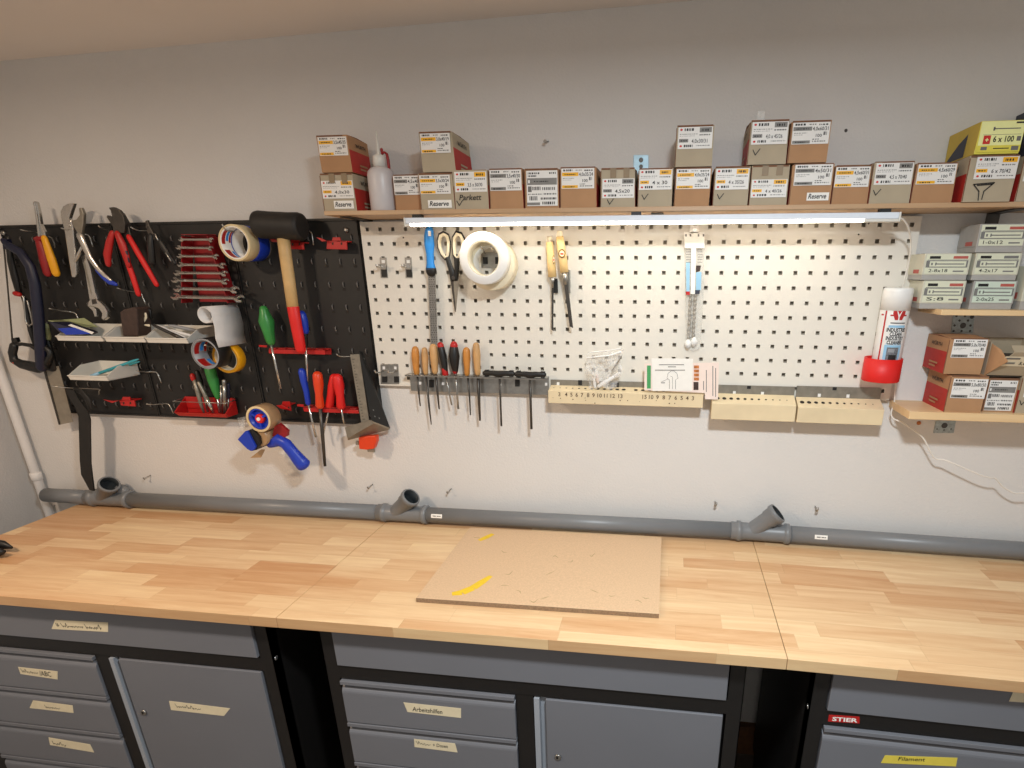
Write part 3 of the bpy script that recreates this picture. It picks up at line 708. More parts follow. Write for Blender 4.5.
m = MB(); q = b20.location; xx = P(975, 190, -.135).x; zz = P(975, 190, -.135).z-.015
stroke(m, [(xx-.006, zz+.026), (xx+.036, zz+.029), (xx+.018, zz+.012), (xx+.017, zz-.004)], .0022, -.1368, 0)
stroke(m, [(xx-.006, zz+.026), (xx+.008, zz+.012), (xx+.010, zz-.006)], .0022, -.1368, 0); stroke(m, [(xx+.002, zz+.024), (xx+.032, zz+.026)], .0022, -.1368, 0)
m.build('pen_mark', 'ink', b20)
b21 = carton('greyish carton cut by the right picture edge, beside the funnel-marked carton', 'grey', 1014, 1062, 156, 203.8, yf=-.13, dep=.14, size='6 x 80/42', style='A', st=(.06, .45, .98, .98))
# yellow carton
def yellow_box():
    z0 = b20['top']; yf = -.135; x0, x1 = P(973.5, 155, yf).x, P(1018, 155, yf).x; z1 = P(1000, 120.5, yf).z; yb = .01
    t = thing('screw_carton', 'yellow carton printed 6 x 100 on top of the funnel-marked carton', 'box', ((x0+x1)/2, -.06, z0))
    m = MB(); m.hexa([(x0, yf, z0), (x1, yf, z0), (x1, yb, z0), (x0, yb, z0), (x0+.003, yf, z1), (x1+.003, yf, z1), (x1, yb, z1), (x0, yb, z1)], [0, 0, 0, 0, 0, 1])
    X = x0-.0006
    m.face([(X, yf+.05, z0+.003), (X+.003, yf+.05, z1-.006), (X, yb-.004, z0+.003)], 2)
    m.build('carton', ['box_yellow', 'box_yellow_side', 'box_navy'], t, bevel=.001)
    W, H, y = x1-x0, z1-z0, yf-.0012
    R = lambda m, a, b, c, d, mm, l=.0003: m.face([(x0+a*W, y-l, z0+b*H), (x0+c*W, y-l, z0+b*H), (x0+c*W, y-l, z0+d*H), (x0+a*W, y-l, z0+d*H)], mm)
    m = MB(); R(m, .04, .06, 1, .98, 0); R(m, .04, .06, 1, .26, 1, .0005); R(m, .14, .30, .30, .56, 2, .0006); m.text('+', (x0+.185*W, y-.0009, z0+.36*H), (1, 0, 0), (0, 0, 1), H*.13, 0, bold=.04)
    m.text('6 x 100', (x0+.36*W, y-.0009, z0+.36*H), (1, 0, 0), (0, 0, 1), H*.17, 3, width=W*.46, bold=.02)
    R(m, .34, .74, .92, .77, 4, .0006); R(m, .32, .70, .36, .81, 4, .0006); R(m, .12, .575, .96, .585, 4, .0006); R(m, .40, .15, .75, .18, 3, .0006); R(m, .88, .38, .97, .52, 4, .0006); R(m, .12, .12, .26, .22, 4, .0006); R(m, .80, .10, .96, .23, 4, .0006); R(m, .80, .90, 1., .95, 3, .0006)
    m.build('printed_panel', ['box_lime', 'box_yellow', 'ink_red', 'ink', 'ink_soft'], t)
    return t, z1
yb_, yz = yellow_box()
m = MB(); z0 = b21['top']; m.box(P(1040, 150, -.12).x, P(1085, 150, -.12).x, -.12, .015, z0, P(1024, 112, -.02).z)
tag(m.build('dark_box', 'box_navy', bevel=.002), 'dark box mostly outside the right picture edge beside the yellow carton', 'box')

# squeeze bottle
c = P(384.8, 211, -.085); c.z = SZ
t = thing('squeeze_bottle', 'translucent plastic bottle with thin spout and red cap on the upper shelf', 'bottle', c)
H = P(382, 167, -.085).z-SZ; R0 = 12.6*scl(382, 195, -.085)
m = MB(); m.lathe(c, (0, 0, 1), [(R0*.94, .0), (R0, .003), (R0, H*.80), (R0*.93, H*.89), (R0*.70, H*.97), (R0*.45, H*1.0)], n=32); m.build('bottle', 'bottle_plastic', t)
m = MB(); m.lathe(c+V((0, 0, H)), (0, 0, 1), [(R0*.48, 0), (R0*.48, .022), (R0*.40, .026), (.005, .03), (.0035, .045), (.0016, .082)], n=20); m.build('nozzle', 'white_plastic', t)
m = MB(); m.tp([(389, 168.5, 1.4), (388, 160, 1.5), (386.8, 154, 1.3), (384, 152, 1.1), (382.2, 155, 1.0), (381.6, 149.5, 1.4)], y=-.08); m.build('cap', 'red_deep', t)

# wall plate behind the cartons
m = MB(); y = WY-.003; m.xp([(633.5, 155), (648.5, 155), (648.5, 176), (633.5, 176)], y, .003, 0)
for u, v, rr in ((641, 160, .006), (641, 166.5, .005)): m.lathe(P(u, v, y), (0, -1, 0), [(rr, 0), (rr*.9, .0008)], 1, n=14)
tag(m.build('wall_plate', ['bracket_blue', 'dark_steel'], bevel=.0005), 'pale metal plate with holes on the wall just above the carton row', 'plate')

# ================================================================== right-hand shelves
def small_shelf(name, label, u0, vtop, yf, th, x1=2.0, mat='pine'):
    a = P(u0, vtop, yf); t = thing(name, label, 'shelf', (a.x+.2, -.05, a.z-th))
    m = MB(); m.box(a.x, x1, yf, WY-.001, a.z-th, a.z); m.build('board', mat, t, bevel=.001); return t, a
tm, am = small_shelf('small_wall_shelf', 'thin wooden shelf at the right carrying the pale screw packets', 942, 309.8, -.12, .0125)
tl, al = small_shelf('small_wall_shelf', 'thicker light wooden shelf at the lower right carrying brown cartons', 910, 411.5, -.125, .020)
MZ, LZ = am.z, al.z
def bracket(parent, uv, holes, y=WY-.002):
    m = MB(); m.xp(uv, y, .002, 0)
    for u, v, rr in holes: m.lathe(P(u, v, y), (0, -1, 0), [(rr, 0), (rr, .0004)], 1, n=12)
    m.build('bracket', ['galvanised', 'dark_steel'], parent)
bracket(tm, [(953.5, 314), (975, 314), (972.5, 333), (951, 332.5)], [(956.5, 316, .003), (965, 316, .003), (972, 317, .005), (959.5, 320.5, .003), (968, 320.5, .003), (954.5, 325.5, .003), (963, 325.5, .0075), (970.5, 325.5, .003), (953.5, 331, .003), (961.5, 331, .003), (970, 331, .003)])
bracket(tl, [(936, 421), (956, 421), (953.5, 433), (933.5, 433)], [(944.5, 425.5, .008), (937, 429, .002), (944, 430, .002), (951, 429, .002)])
m = MB(); m.lathe(P(918.8, 423, WY), (0, -1, 0), [(.006, 0), (.005, .003), (.0015, .004)], n=12)
tag(m.build('wall_screw', 'brown_print'), 'reddish screw head in the wall below the left end of the lower right shelf', 'screw')
def packet(label, u0, u1, vt, vb, yf=-.085, dep=.095, z0=None, txt='2-8x18', lab='label_pale', side='box_stone', wr='ink_red', base=True):
    z0 = MZ if z0 is None else z0
    x0, x1 = P(u0, vb, yf).x, P(u1, vb, yf).x; z1 = P((u0+u1)/2, vt, yf).z; H, W = z1-z0, x1-x0; yb = yf+dep
    t = thing('screw_packet', label, 'box', ((x0+x1)/2, yf+dep/2, z0), 'pale screw packets on the right shelf')
    m = MB(); m.box(x0, x1, yf+.001, yb, z0, z0+H*.22, 0); m.box(x0-.001, x1+.001, yf, yb+.001, z0+H*.2, z1, 1)
    X = x0-.0014; m.face([(X, yf+.02, z0+H*.25), (X, yf+.02, z0+H*.4), (X, yf+.055, z0+H*.4), (X, yf+.055, z0+H*.25)][::-1], 2)
    m.build('packet', ['box_stone', side, 'red_soft'], t, bevel=.001)
    y = yf-.0004; R = lambda a, b, c, d, mm, l: m.face([(x0+a*W, y-l, z0+b*H), (x0+c*W, y-l, z0+b*H), (x0+c*W, y-l, z0+d*H), (x0+a*W, y-l, z0+d*H)], mm)
    m = MB(); R(.03, .24, .97, .97, 0, .0002); R(.10, .80, .34, .90, 2, .0004); R(.62, .80, .94, .90, 1 if wr == 'ink_red' else 3, .0004); R(.06, .74, .96, .765, 3, .0004)
    R(.04, .49, .96, .73, 3, .00035); R(.12, .51, .92, .71, 0, .00045); R(.26, .585, .88, .625, 3, .0006); R(.24, .55, .27, .66, 3, .0006); R(.15, .56, .19, .65, 3, .0006)
    R(.04, .47, .96, .485, 3, .0004)
    m.text(txt, (x0+.12*W, y-.0006, z0+H*.30), (1, 0, 0), (0, 0, 1), H*.12, 2, width=W*.42, bold=.005); R(.66, .31, .9, .36, 3, .0004)
    m.build('printed_label', [lab, 'red_soft', 'ink', 'shade_grey'], t); t['top'] = z1+.001; return t
p4 = packet('pale screw packet with handwritten S:8, bottom left on the small right shelf', 919.5, 961, 280.5, 306.5, txt='S:8', side='box_pale')
p2 = packet('pale screw packet stacked on the handwritten S:8 packet', 921, 966, 253.4, 280.5, z0=p4['top'], txt='2-8x18', side='box_pale', yf=-.088)
p5 = packet('mint-labelled screw packet at the bottom of the stack of three', 969, 1011.5, 280.8, 307, txt='2-0x25', lab='label_mint')
p3 = packet('pale screw packet in the middle of the stack of three', 971, 1015.5, 253, 280.8, z0=p5['top'], txt='4-2x17', yf=-.088, side='box_pale', wr='ink_soft')
p1 = packet('pale screw packet topping the stack of three just below the upper shelf', 975, 1022, 223.8, 252.8, z0=p3['top'], txt='1-0x12', yf=-.09, side='box_stone')
p6 = packet('pale packet cut by the right picture edge, beside the stack of three', 1020, 1064, 266, 306, yf=-.095, side='box_pale', txt='5-0x30', lab='box_pale')
G2 = 'cartons on the lower right shelf'
l1 = carton('brown carton with red left side, bottom left on the lower right shelf', 'brown', 943.5, 981, 376, 412, yf=-.118, dep=.13, z0=LZ, size='5,0x80/50', style='B', col='g', st=(.08, .40, .99, .93), group=G2)
l2 = carton('brown carton with red left side stacked at the left end of the lower right shelf', 'brown', 942.5, 980.5, 338.5, 375, yf=-.112, dep=.125, z0=l1['top'], size='5,0x70/40', style='B', col='g', st=(.1, .47, .98, .98), group=G2)
l3 = carton('brown carton with big grey-banded sticker underneath the opened carton', 'brown', 982.5, 1013, 378.5, 409, yf=-.10, dep=.11, z0=LZ, style='C', st=(.03, .05, .93, .95), group=G2, red=False)
l4 = carton('greyish carton with green-banded sticker, cut by the right edge on the lower shelf', 'grey', 1015, 1052, 377, 409, yf=-.105, dep=.115, z0=LZ, size='6 x 60/35', style='A', col='n', st=(.12, .45, .98, .94), check=(.14, .28), group=G2)
def open_box():
    z0 = l3['top']+.001; yf = -.098; x0, x1 = P(984.5, 372, yf).x, P(1042, 372, yf).x; yb = .015; z1 = P(1000, 342, yf).z
    t = thing('open_carton', 'opened carton with its front flap hanging forward, on top of the big-stickered carton', 'box', ((x0+x1)/2, -.04, z0), G2)
    m = MB(); th = .002
    m.box(x0, x0+th, yf, yb, z0, z1); m.box(x1-th, x1, yf, yb, z0, z1); m.box(x0, x1, yb-th, yb, z0, z1); m.box(x0, x1, yf, yb, z0, z0+th, 1); m.box(x0+th, x1-th, yf+.03, yf+.032, z0, z1-.03, 1)  # floor and inner panel coloured dark for the shade inside
    m.build('carton', ['card_grey', 'card_inside_shade'], t)
    m = MB(); q = [V((x0+.004, yf-.004, z0+.004)), V((x1, yf-.004, z0+.004)), V((x1+.012, yf-.052, z1-.018)), V((x0+.03, yf-.052, z1-.018))]
    m.prism(q, (0, .0018, .0008), 0); m.prism([q[3], q[2], q[2]+V((0, .02, .014)), q[3]+V((0, .02, .014))], (0, .001, -.0015), 0)
    n = (q[1]-q[0]).normalized(); up = (q[3]-q[0]); up = up-n*up.dot(n)
    o = q[0]+n*.012+up*.42+V((0, -.001, -.0005)); m.face([o, o+n*.085, o+n*.085+up*.42, o+up*.42], 1); upn = up.normalized()
    m.text('5,0x60', o+n*.04+up*.08+V((0, -.001, -.0004)), n, upn, .009, 2, bold=.01)
    for a, b, c, d, mm in ((.004, .3, .035, .36, 3), (.004, .1, .03, .17, 4), (.05, .3, .08, .34, 3)): s = V((0, -.0008, -.0003)); m.face([o+n*a+up*b+s, o+n*c+up*b+s, o+n*c+up*d+s, o+n*a+up*d+s], mm)
    m.build('front_flap', ['card_grey', 'cream', 'ink', 'ink_soft', 'sticker_grey'], t)
    m = MB(); m.prism([(x0, yf, z0+.002), (x0+.001, yf-.002, z1-.004), (x0+.012, yf-.026, z1-.016), (x0+.02, yf-.05, z1-.040)], (.0014, 0, 0)); m.build('side_flap', 'card_brown', t)
open_box()

# ================================================================== screws in the wall
for u, v, du, dv, lab in ((145, 478, 6, -3, 'loose screw sticking out of the wall above the left pipe branch'), (368, 489, 5, -5, 'loose screw in the wall just left of the middle pipe branch'), (447.5, 492.5, 4, -4, 'loose screw in the wall just right of the middle pipe branch'),
                          (714.5, 504, .5, -3, 'loose screw hook in the wall left of the right pipe branch'), (814.5, 509, .5, -3, 'loose screw hook in the wall right of the right pipe branch'), (547, 143.5, 1.5, -2, 'small screw in the wall high above the cartons near the middle')):
    m = MB(); a = P(u+du, v+dv, WY+.002); b = a+V((-.004 if du > 1 else 0, -.024, -.004))
    m.tube([a, b], .0019, n=8); m.lathe(b, (b-a), [(.002, -.001), (.0046, .001), (.004, .0025)], n=12)
    if du == .5:
        m.tube([b+V((0, 0, .0)), b+V((.004, -.003, .004)), b+V((.003, -.004, .010)), b+V((-.003, -.003, .009))], .0014, n=6)
    tag(m.build('wall_screw', 'steel'), lab, 'screw', 'screws left in the wall')
for u, v, lab in ((846, 130.5, 'tiny dark screw hole in the wall above the right part of the carton row'), (510, 460, None)):
    if lab: m = MB(); m.lathe(P(u, v, WY), (0, -1, 0), [(.004, 0), (.003, .002)], n=10); tag(m.build('wall_screw', 'dark_steel'), lab, 'screw')
# ================================================================== hooks on the black board
def hook(label, uv, y0=0.0, y1=None, group='wire hooks on the black board', r=.0017, name='wire_hook'):
    """wire hook: list of (u, v, y)"""
    m = MB(); q = [P(u, v, y) for u, v, y in uv]; m.tube(smooth(q, 2), r, n=8)
    return tag(m.build(name, 'wire'), label, 'hook', group)
hook('wire hook behind the red and yellow pliers', [(20, 229.5, -.06), (28, 231.5, -.045), (38, 233, -.004), (52, 238, -.003), (55, 248, -.003)])
hook('wire hook through the locking pliers', [(61, 228, -.065), (75, 232.5, -.03), (88, 235, -.004), (91, 241, -.003), (93, 247, -.003)])
hook('wire hook behind the head of the red-handled pliers', [(98.5, 226, -.06), (104, 229.5, -.04), (114, 232, -.004), (119, 236, -.003)])
hook('wire hook holding the small black pliers', [(130.5, 227, -.06), (139, 231, -.04), (150, 231, -.004), (156, 236, -.003)])
hook('bare wire hook between the long red pliers and the brown pouch', [(117, 288, -.06), (128, 291, -.03), (140, 292.5, -.004), (143, 298, -.003), (146, 305, -.003)])
hook('bare wire hook just above the blue and green papers in the left tray', [(49, 308.5, -.06), (60, 310.5, -.03), (74, 312.5, -.004), (77, 316, -.003), (78.5, 320, -.003)])
hook('bare wire hook just right of the single white tray', [(136, 371, -.05), (146, 372, -.02), (156, 372, -.003), (159, 377, -.003), (161.5, 383, -.003)])
hook('long straight wire hook in front of the steel blade carrying the black strap', [(51, 386, -.085), (70, 388, -.055), (98, 389, -.004), (99, 391, -.003), (99, 395, -.003)])
hook('wire hook just left of the red tool tray', [(146, 404, -.06), (153, 404.5, -.045), (166, 403.5, -.004), (170, 406, -.003), (173.5, 413.5, -.003)])
hook('wire hook at the right end of the mallet head', [(300, 221.5, -.07), (306, 229, -.03), (311, 232, -.004), (312.5, 238, -.003), (313.5, 245, -.003)])
hook('wire hook holding the steel square', [(336.5, 354, -.06), (340, 356.3, -.05), (350, 356.5, -.03), (362, 355, -.002)])
hook('wire hook carrying the masking tape roll and blue tape roll', [(222, 224, -.1), (226, 230, -.09), (236, 232, -.04), (248, 233, -.002)])
hook('wire hook carrying the grey tape roll and the yellow tape roll', [(205, 345, -.14), (212, 347, -.10), (228, 348, -.04), (240, 348, -.002)])

# ================================================================== hand tools on the black board
def tool(name, label, cat, u, v, y, group=None): return thing(name, label, cat, P(u, v, y), group)
# red/yellow pliers
t = tool('pliers', 'pliers with one red and one yellow handle and steel nose pointing up', 'pliers', 48, 276, -.035)
m = MB(); m.xp([(32.5, 202.5), (34, 201), (36, 202), (38.8, 213), (40.3, 224), (44.5, 232), (46, 239), (38, 239), (37, 228), (35.5, 214)], -.042, .010); m.xp([(33, 202.5), (34, 201.5), (36.8, 214), (38, 226), (40, 239), (38, 239), (36.6, 228), (34.8, 214)], -.046, .006); m.build('jaws', 'chrome', t, bevel=.0015)
m = MB(); m.tp([(38.5, 240, 3.2), (41.5, 248, 4.2), (44.5, 260, 4.6), (47.5, 273, 4.0)], -.038, flat=.6); m.tp([(35.5, 239, 1.6), (40, 238.5, 2.5), (44, 237.5, 1.8)], -.040); m.build('handle', 'red_deep', t)['label'] = 'red handle'
m = MB(); m.tp([(44.5, 238.5, 3.0), (47, 246, 3.4), (51.5, 259, 4.0), (56, 273, 3.9)], -.044, flat=.6); m.build('handle', 'yellow_plastic', t)['label'] = 'yellow handle'
# locking pliers
t = tool('locking_pliers', 'silver locking pliers with open jaws and one blue-tipped handle', 'pliers', 75, 277, -.04)
m = MB(); m.xp([(60.3, 211), (63, 206), (68, 203.5), (73.5, 203), (72, 208), (70, 214), (68.5, 218.5), (71, 221), (73, 228), (74, 240), (76.5, 274), (74.5, 277.5), (71.5, 277), (69, 262), (64.5, 232), (61, 218)], -.048, .012)
m.xp([(66.5, 225), (68, 223), (70, 225), (68.5, 227.5)], -.0505, .004); m.build('upper_jaw', 'chrome', t, bevel=.002)
m = MB(); m.xp([(78.5, 208), (81, 207.5), (83.5, 214), (83, 224), (81.5, 233), (82.5, 238), (78, 239), (76.5, 232), (73, 226), (71.5, 220.5), (76, 219.5), (79.5, 215)], -.046, .010); m.build('lower_jaw', 'dull_steel', t, bevel=.002)
m = MB(); m.tp([(80, 236, 3.6), (84, 245, 3.4), (90, 258, 2.8), (98, 269, 2.4), (105, 276, 2.2), (110.5, 280.5, 1.8)], -.047, 0, flat=.5); m.tp([(97, 270, 1.8), (103.5, 277, 2.4), (110, 282, 2.6), (116, 284.3, 1.6)], -.046, 1, flat=.6); m.tp([(82, 247, 1.2), (78, 256, 1.4), (75.5, 262, 1.2)], -.045, 0); m.build('release_handle', ['chrome', 'blue_plastic'], t)
# adjustable wrench
t = tool('adjustable_wrench', 'adjustable wrench hanging jaw-down below the locking pliers', 'wrench', 96, 320, -.03)
m = MB(); m.xp([(80.7, 256), (85, 254), (90, 268), (95, 292), (97.5, 299), (90, 302), (89, 297), (85, 272)], -.034, .008); m.xp([(82.7, 262), (84.5, 261.5), (91.5, 293), (90.6, 294)], -.0350, .002, 1); m.build('handle', ['chrome', 'dull_steel'], t, bevel=.0015)
m = MB(); m.xp([(89.5, 299.5), (94, 297.5), (99.5, 302), (104.5, 307), (107.2, 312), (106.7, 318), (103.5, 320.5), (101, 318.5), (101.8, 313.5), (99, 309), (94, 307), (87.3, 306.5), (88, 302)], -.036, .012); m.build('head', 'chrome', t, bevel=.002)
m = MB(); m.xp([(87.5, 306), (93, 306.5), (96, 309.5), (96.5, 316.5), (94.5, 317), (92.5, 311)], -.035, .010); m.build('moving_jaw', 'chrome', t, bevel=.0015)
m = MB(); m.xp([(91.5, 299.5), (95.5, 299), (97, 303.5), (92.3, 304.5)], -.0365, .004); m.build('knurl', 'dark_steel', t)
# small red cutters and water pump pliers
t = tool('pliers', 'short red-handled pliers with a black hooked head', 'pliers', 116, 268, -.04)
m = MB(); m.xp([(108.4, 207.5), (113, 207), (118.5, 210), (123, 216), (125, 224), (124, 233), (113.5, 233), (112.3, 226), (106.3, 217), (107, 215), (111.5, 218.5), (112, 213)], -.046, .012); m.xp([(110.5, 211), (114, 212), (114.5, 220), (112.7, 219)], -.047, .003); m.build('head', 'dark_steel', t, bevel=.0015)
m = MB(); m.tp([(112.3, 233, 2.4), (109.5, 243, 3.4), (107.3, 255, 3.6), (108.3, 264, 2.8)], -.043, flat=.6); m.build('handle', 'red_plastic', t)
m = MB(); m.tp([(117.5, 234, 3.0), (122, 244, 3.8), (126.5, 256, 3.0), (128.5, 265, 2.6)], -.046, 0, flat=.6); m.tp([(121, 243, 1.6), (125.5, 252, 2.4), (128.3, 262, 1.8)], -.0475, 1, flat=.5); m.build('handle', ['red_plastic', 'navy'], t)['label'] = 'red handle with dark blue inlay'
t = tool('water_pump_pliers', 'long pliers with two slim bright red handles spread apart', 'pliers', 147, 295, -.035)
m = MB(); m.xp([(118, 214), (122, 213), (127, 222), (130, 233), (133, 242), (128.5, 245), (122, 236), (119, 226)], -.036, .010); m.build('head', 'dark_steel', t, bevel=.0015)
m = MB(); m.tp([(121.5, 246, 2.6), (127, 260, 2.7), (133, 277, 2.6), (138.5, 294, 2.5)], -.040, flat=.7); m.build('handle', 'red_bright', t)
m = MB(); m.tp([(129, 237, 2.4), (137, 251, 2.7), (147, 268, 2.7), (156.5, 284.5, 2.3)], -.038, flat=.7); m.build('handle', 'red_bright', t)
# small black pliers
t = tool('pliers', 'small all-black pliers hanging left of the red wrench rack', 'pliers', 160, 262, -.03)
m = MB(); m.xp([(145, 221), (147, 220), (149.5, 227), (153, 233), (156, 239), (150, 241), (147.5, 233)], -.036, .008); m.lathe(P(147, 227, -.0365), (0, -1, 0), [(.004, 0), (.0035, .002)], n=12); m.build('jaws', 'dark_steel', t, bevel=.001)
m = MB(); m.tp([(150.5, 236, 2.6), (150.5, 246, 3.6), (152, 261, 3.4)], -.036, flat=.6); m.build('handle', 'black_plastic', t)
m = MB(); m.tp([(155.5, 235, 2.2), (163, 246, 3.0), (170, 258, 2.6), (174.5, 263, 2.0)], -.036, flat=.6); m.tp([(155, 234, .5), (158, 240, .6)], -.0435, 1); m.tp([(166, 253, .5), (171, 261, .6)], -.0435, 1); m.build('handle', ['black_plastic', 'steel'], t)
# ---- hacksaw
t = tool('hacksaw', 'hacksaw with dark blue frame and black handle hanging at the left edge of the board', 'saw', 40, 371, -.04)
m = MB(); m.xp([(2.6, 243), (4.2, 243), (8.6, 292), (13.2, 343), (11.6, 343.4), (7.2, 292)], -.045, .0012); m.build('blade', 'dark_steel', t)
m = MB(); m.tp([(3.5, 241, 2.6), (9, 246, 3.4), (20, 252, 4.0), (30, 266, 4.6), (35, 284, 4.9), (38, 310, 4.8), (40, 340, 4.8), (41.5, 368, 4.8)], -.050, flat=.7); m.xp([(2, 239), (6.5, 239), (8, 249), (3, 249)], -.052, .014); m.build('frame', 'navy', t)
m = MB(); m.tp([(14, 346, 3.4), (12.5, 353, 3.4), (14, 360, 3.7), (21, 364, 4.0), (30, 366, 4.6), (38, 368, 4.6), (44, 366, 4.0)], -.048, 0, flat=.8); m.tp([(12, 345, 1.8), (22, 344, 1.5), (31, 345.5, 1.8), (38, 350, 2.0)], -.046, 0); m.tp([(44, 346, 2.2), (50, 351, 2.6), (51, 356, 2.6), (46, 364, 3.0)], -.045, 0); m.tp([(14.5, 362, 1.8), (18.5, 364, 1.7)], -.0525, 1); m.xp([(11, 338.5), (16, 337.5), (17.5, 342), (12, 344)], -.049, .01, 0); m.build('handle', ['black_plastic', 'orange_plastic'], t)
# ---- long black tool with red end behind the hacksaw
t = tool('caulking_tool', 'black bent tool with a small red end, hanging behind the hacksaw', 'tool', 20, 325, -.01)
m = MB(); m.tp([(9, 249, 2.6), (11, 262, 3.2), (15, 278, 3.4), (18, 291, 2.6)], -.018, 0, flat=.6); m.tp([(15.5, 293.5, 2.2), (19.5, 294.5, 2.0)], -.024, 1); m.build('handle', ['black_plastic', 'red_plastic'], t)
m = MB(); m.tp([(20, 294, .8), (23.5, 297, .8), (24.5, 306, .8), (26, 322, .8), (29.5, 326, .9), (33, 323.5, .8), (30.5, 312, .8), (27.5, 301, .8)], -.02); m.tp([(24.5, 299, 1.6), (27, 312, 2.0), (31, 330, 2.2), (35, 343, 2.0)], -.014, 1); m.build('spring_wire', ['wire', 'black_plastic'], t)
# ---- steel blade tool
t = tool('pull_saw', 'tool with broad plain steel blade hanging below the hacksaw handle', 'saw', 59, 424, -.02)
m = MB(); m.xp([(44.2, 369), (58.5, 366), (73, 421.9), (59.4, 424.9)], -.028, .0016); m.xp([(43.2, 370), (45, 369), (60, 424.5), (58.6, 424.7)], -.030, .004, 1); m.build('blade', ['blade_steel', 'dark_steel'], t)
m = MB(); m.tp([(44, 335, 3.5), (48, 350, 5.0), (51.5, 368, 6.0)], -.026, flat=.5); m.tp([(46.5, 325, 1.6), (48.5, 338, 2.2)], -.030, 1); m.build('handle', ['black_plastic', 'olive'], t)
# ---- black strap
t = tool('black_strap', 'long black strap hanging from the straight wire hook down to the drain pipe', 'strap', 88, 491, -.05)
m = MB(); pth = [(69.5, 389.5, -.07), (74, 399, -.07), (81, 409, -.072), (84, 418, -.072), (84.5, 440, -.072), (85, 462, -.072), (86.5, 476, -.072), (91.5, 490.5, -.07)]; wd = [4, 5, 5.6, 5.4, 5.3, 5.2, 5.4, 2.2]
q = [P(*a) for a in pth]; d = V((.98, 0, -.2))
for i in range(len(q)-1):
    a, b = wd[i]*scl(80, 430, -.07), wd[i+1]*scl(80, 430, -.07)
    for yy, sgn in ((0, 1), (.005, -1)):
        o = V((0, yy, 0)); f = [q[i]-d*a+o, q[i+1]-d*b+o, q[i+1]+d*b+o, q[i]+d*a+o]; m.face(f if sgn > 0 else f[::-1])
    o = V((0, .005, 0)); m.face([q[i]-d*a, q[i]-d*a+o, q[i+1]-d*b+o, q[i+1]-d*b]); m.face([q[i]+d*a, q[i+1]+d*b, q[i+1]+d*b+o, q[i]+d*a+o])
m.build('strap', 'black_rubber', t)
m = MB(); m.tp([(75, 389.5, 2.2, -.05), (82, 392, 3.2), (88, 400, 3.6), (90, 408, 2.4)], -.06, flat=.4); m.build('loop', 'black_rubber', t)

# ---- wrench rack with eight open-end wrenches
t = tool('wrench_rack', 'red plastic rack holding eight open-end wrenches', 'rack', 205, 303, -.02)
yb0, yf0 = -.004, -.046
m = MB(); m.xp([(191, 234.5), (215, 234.5), (238, 302), (200, 302)], yb0, .003)
def wall_(fr, bk, th, m, mat=0):
    f0, f1 = P(fr[0], fr[1], yf0), P(fr[2], fr[3], yf0); b0 = V((f0.x+(.0), yb0, f0.z)); b1 = V((f1.x, yb0, f1.z))
    m.prism([f0, b0, b1, f1], (th, 0, 0), mat)
wall_((181, 236, 181, 303), None, .003, m); wall_((206.5, 236, 227, 303), None, .003, m)
f0 = P(181, 235, yf0); f1 = P(206.5, 235, yf0); m.prism([(f0.x, yf0, f0.z), (f1.x, yf0, f1.z), (f1.x, yb0, f1.z), (f0.x, yb0, f0.z)], (0, 0, .002))
m.build('rack', 'red_deep', t, bevel=.0006)
def wrench(k, ul, ur, vl, vr, s):
    names = ['smallest', 'second', 'third', 'fourth', 'fifth', 'sixth', 'seventh', 'largest']
    lab = ('%s open-end wrench, at the top of the red rack' % names[k]) if k == 0 else ('largest open-end wrench, at the bottom of the red rack' if k == 7 else '%s open-end wrench counted from the top of the red rack' % names[k])
    y = -.052; A, B = P(ul, vl, y), P(ur, vr, y); t = thing('open_end_wrench', lab, 'wrench', (A+B)/2, 'open-end wrenches in the red rack')
    ax = (B-A); L = ax.length; ax.normalize(); c, sn = math.cos(.75), math.sin(.75); ac = V((0, -c, -sn)); ac = (ac-ax*ac.dot(ax)).normalized(); n = ax.cross(ac)
    S = s*scl(200, 270, y)
    pt = lambda a, b: A+ax*a+ac*b
    m = MB(); hw = S*.38
    m.prism([pt(S*1.2, -hw), pt(L-S*1.3, -hw), pt(L-S*1.3, hw), pt(S*1.2, hw)], n*.0042); m.build('shaft', 'chrome', t, bevel=.0008)
    for e, kk in ((0, .85), (1, 1.0)):
        m = MB(); q = S*kk; an = (.26 if e else -.26)
        def hp(a, b):
            a2, b2 = a*math.cos(an)-b*math.sin(an), a*math.sin(an)+b*math.cos(an)
            return pt(L-S*1.0+a2*q, b2*q) if e else pt(S*1.0-a2*q, b2*q)
        m.prism([hp(-.9, -.35), hp(-.45, -.85), (hp(.3, -1.05)), hp(1.25, -.72), hp(1.3, -.42), hp(.2, -.42), hp(0, 0), hp(.2, .42), hp(1.3, .42), hp(1.25, .72), hp(.3, 1.05), hp(-.45, .85), hp(-.9, .35)], n*.0055)
        m.build('jaw', 'chrome', t, bevel=.001)
for k, (ul, ur, vl, vr, s) in enumerate([(178.5, 212, 239, 239, 2.2), (176, 211.5, 247, 247.3, 2.4), (177, 217, 255.5, 255.6, 2.6), (177.5, 224, 264, 264.6, 3.0), (174, 226, 272.3, 272.4, 3.1), (171.5, 227, 279.5, 280.3, 3.4), (174, 237, 288, 288.8, 3.9), (171.5, 242, 296, 297.5, 4.4)]): wrench(k, ul, ur, vl, vr, s)

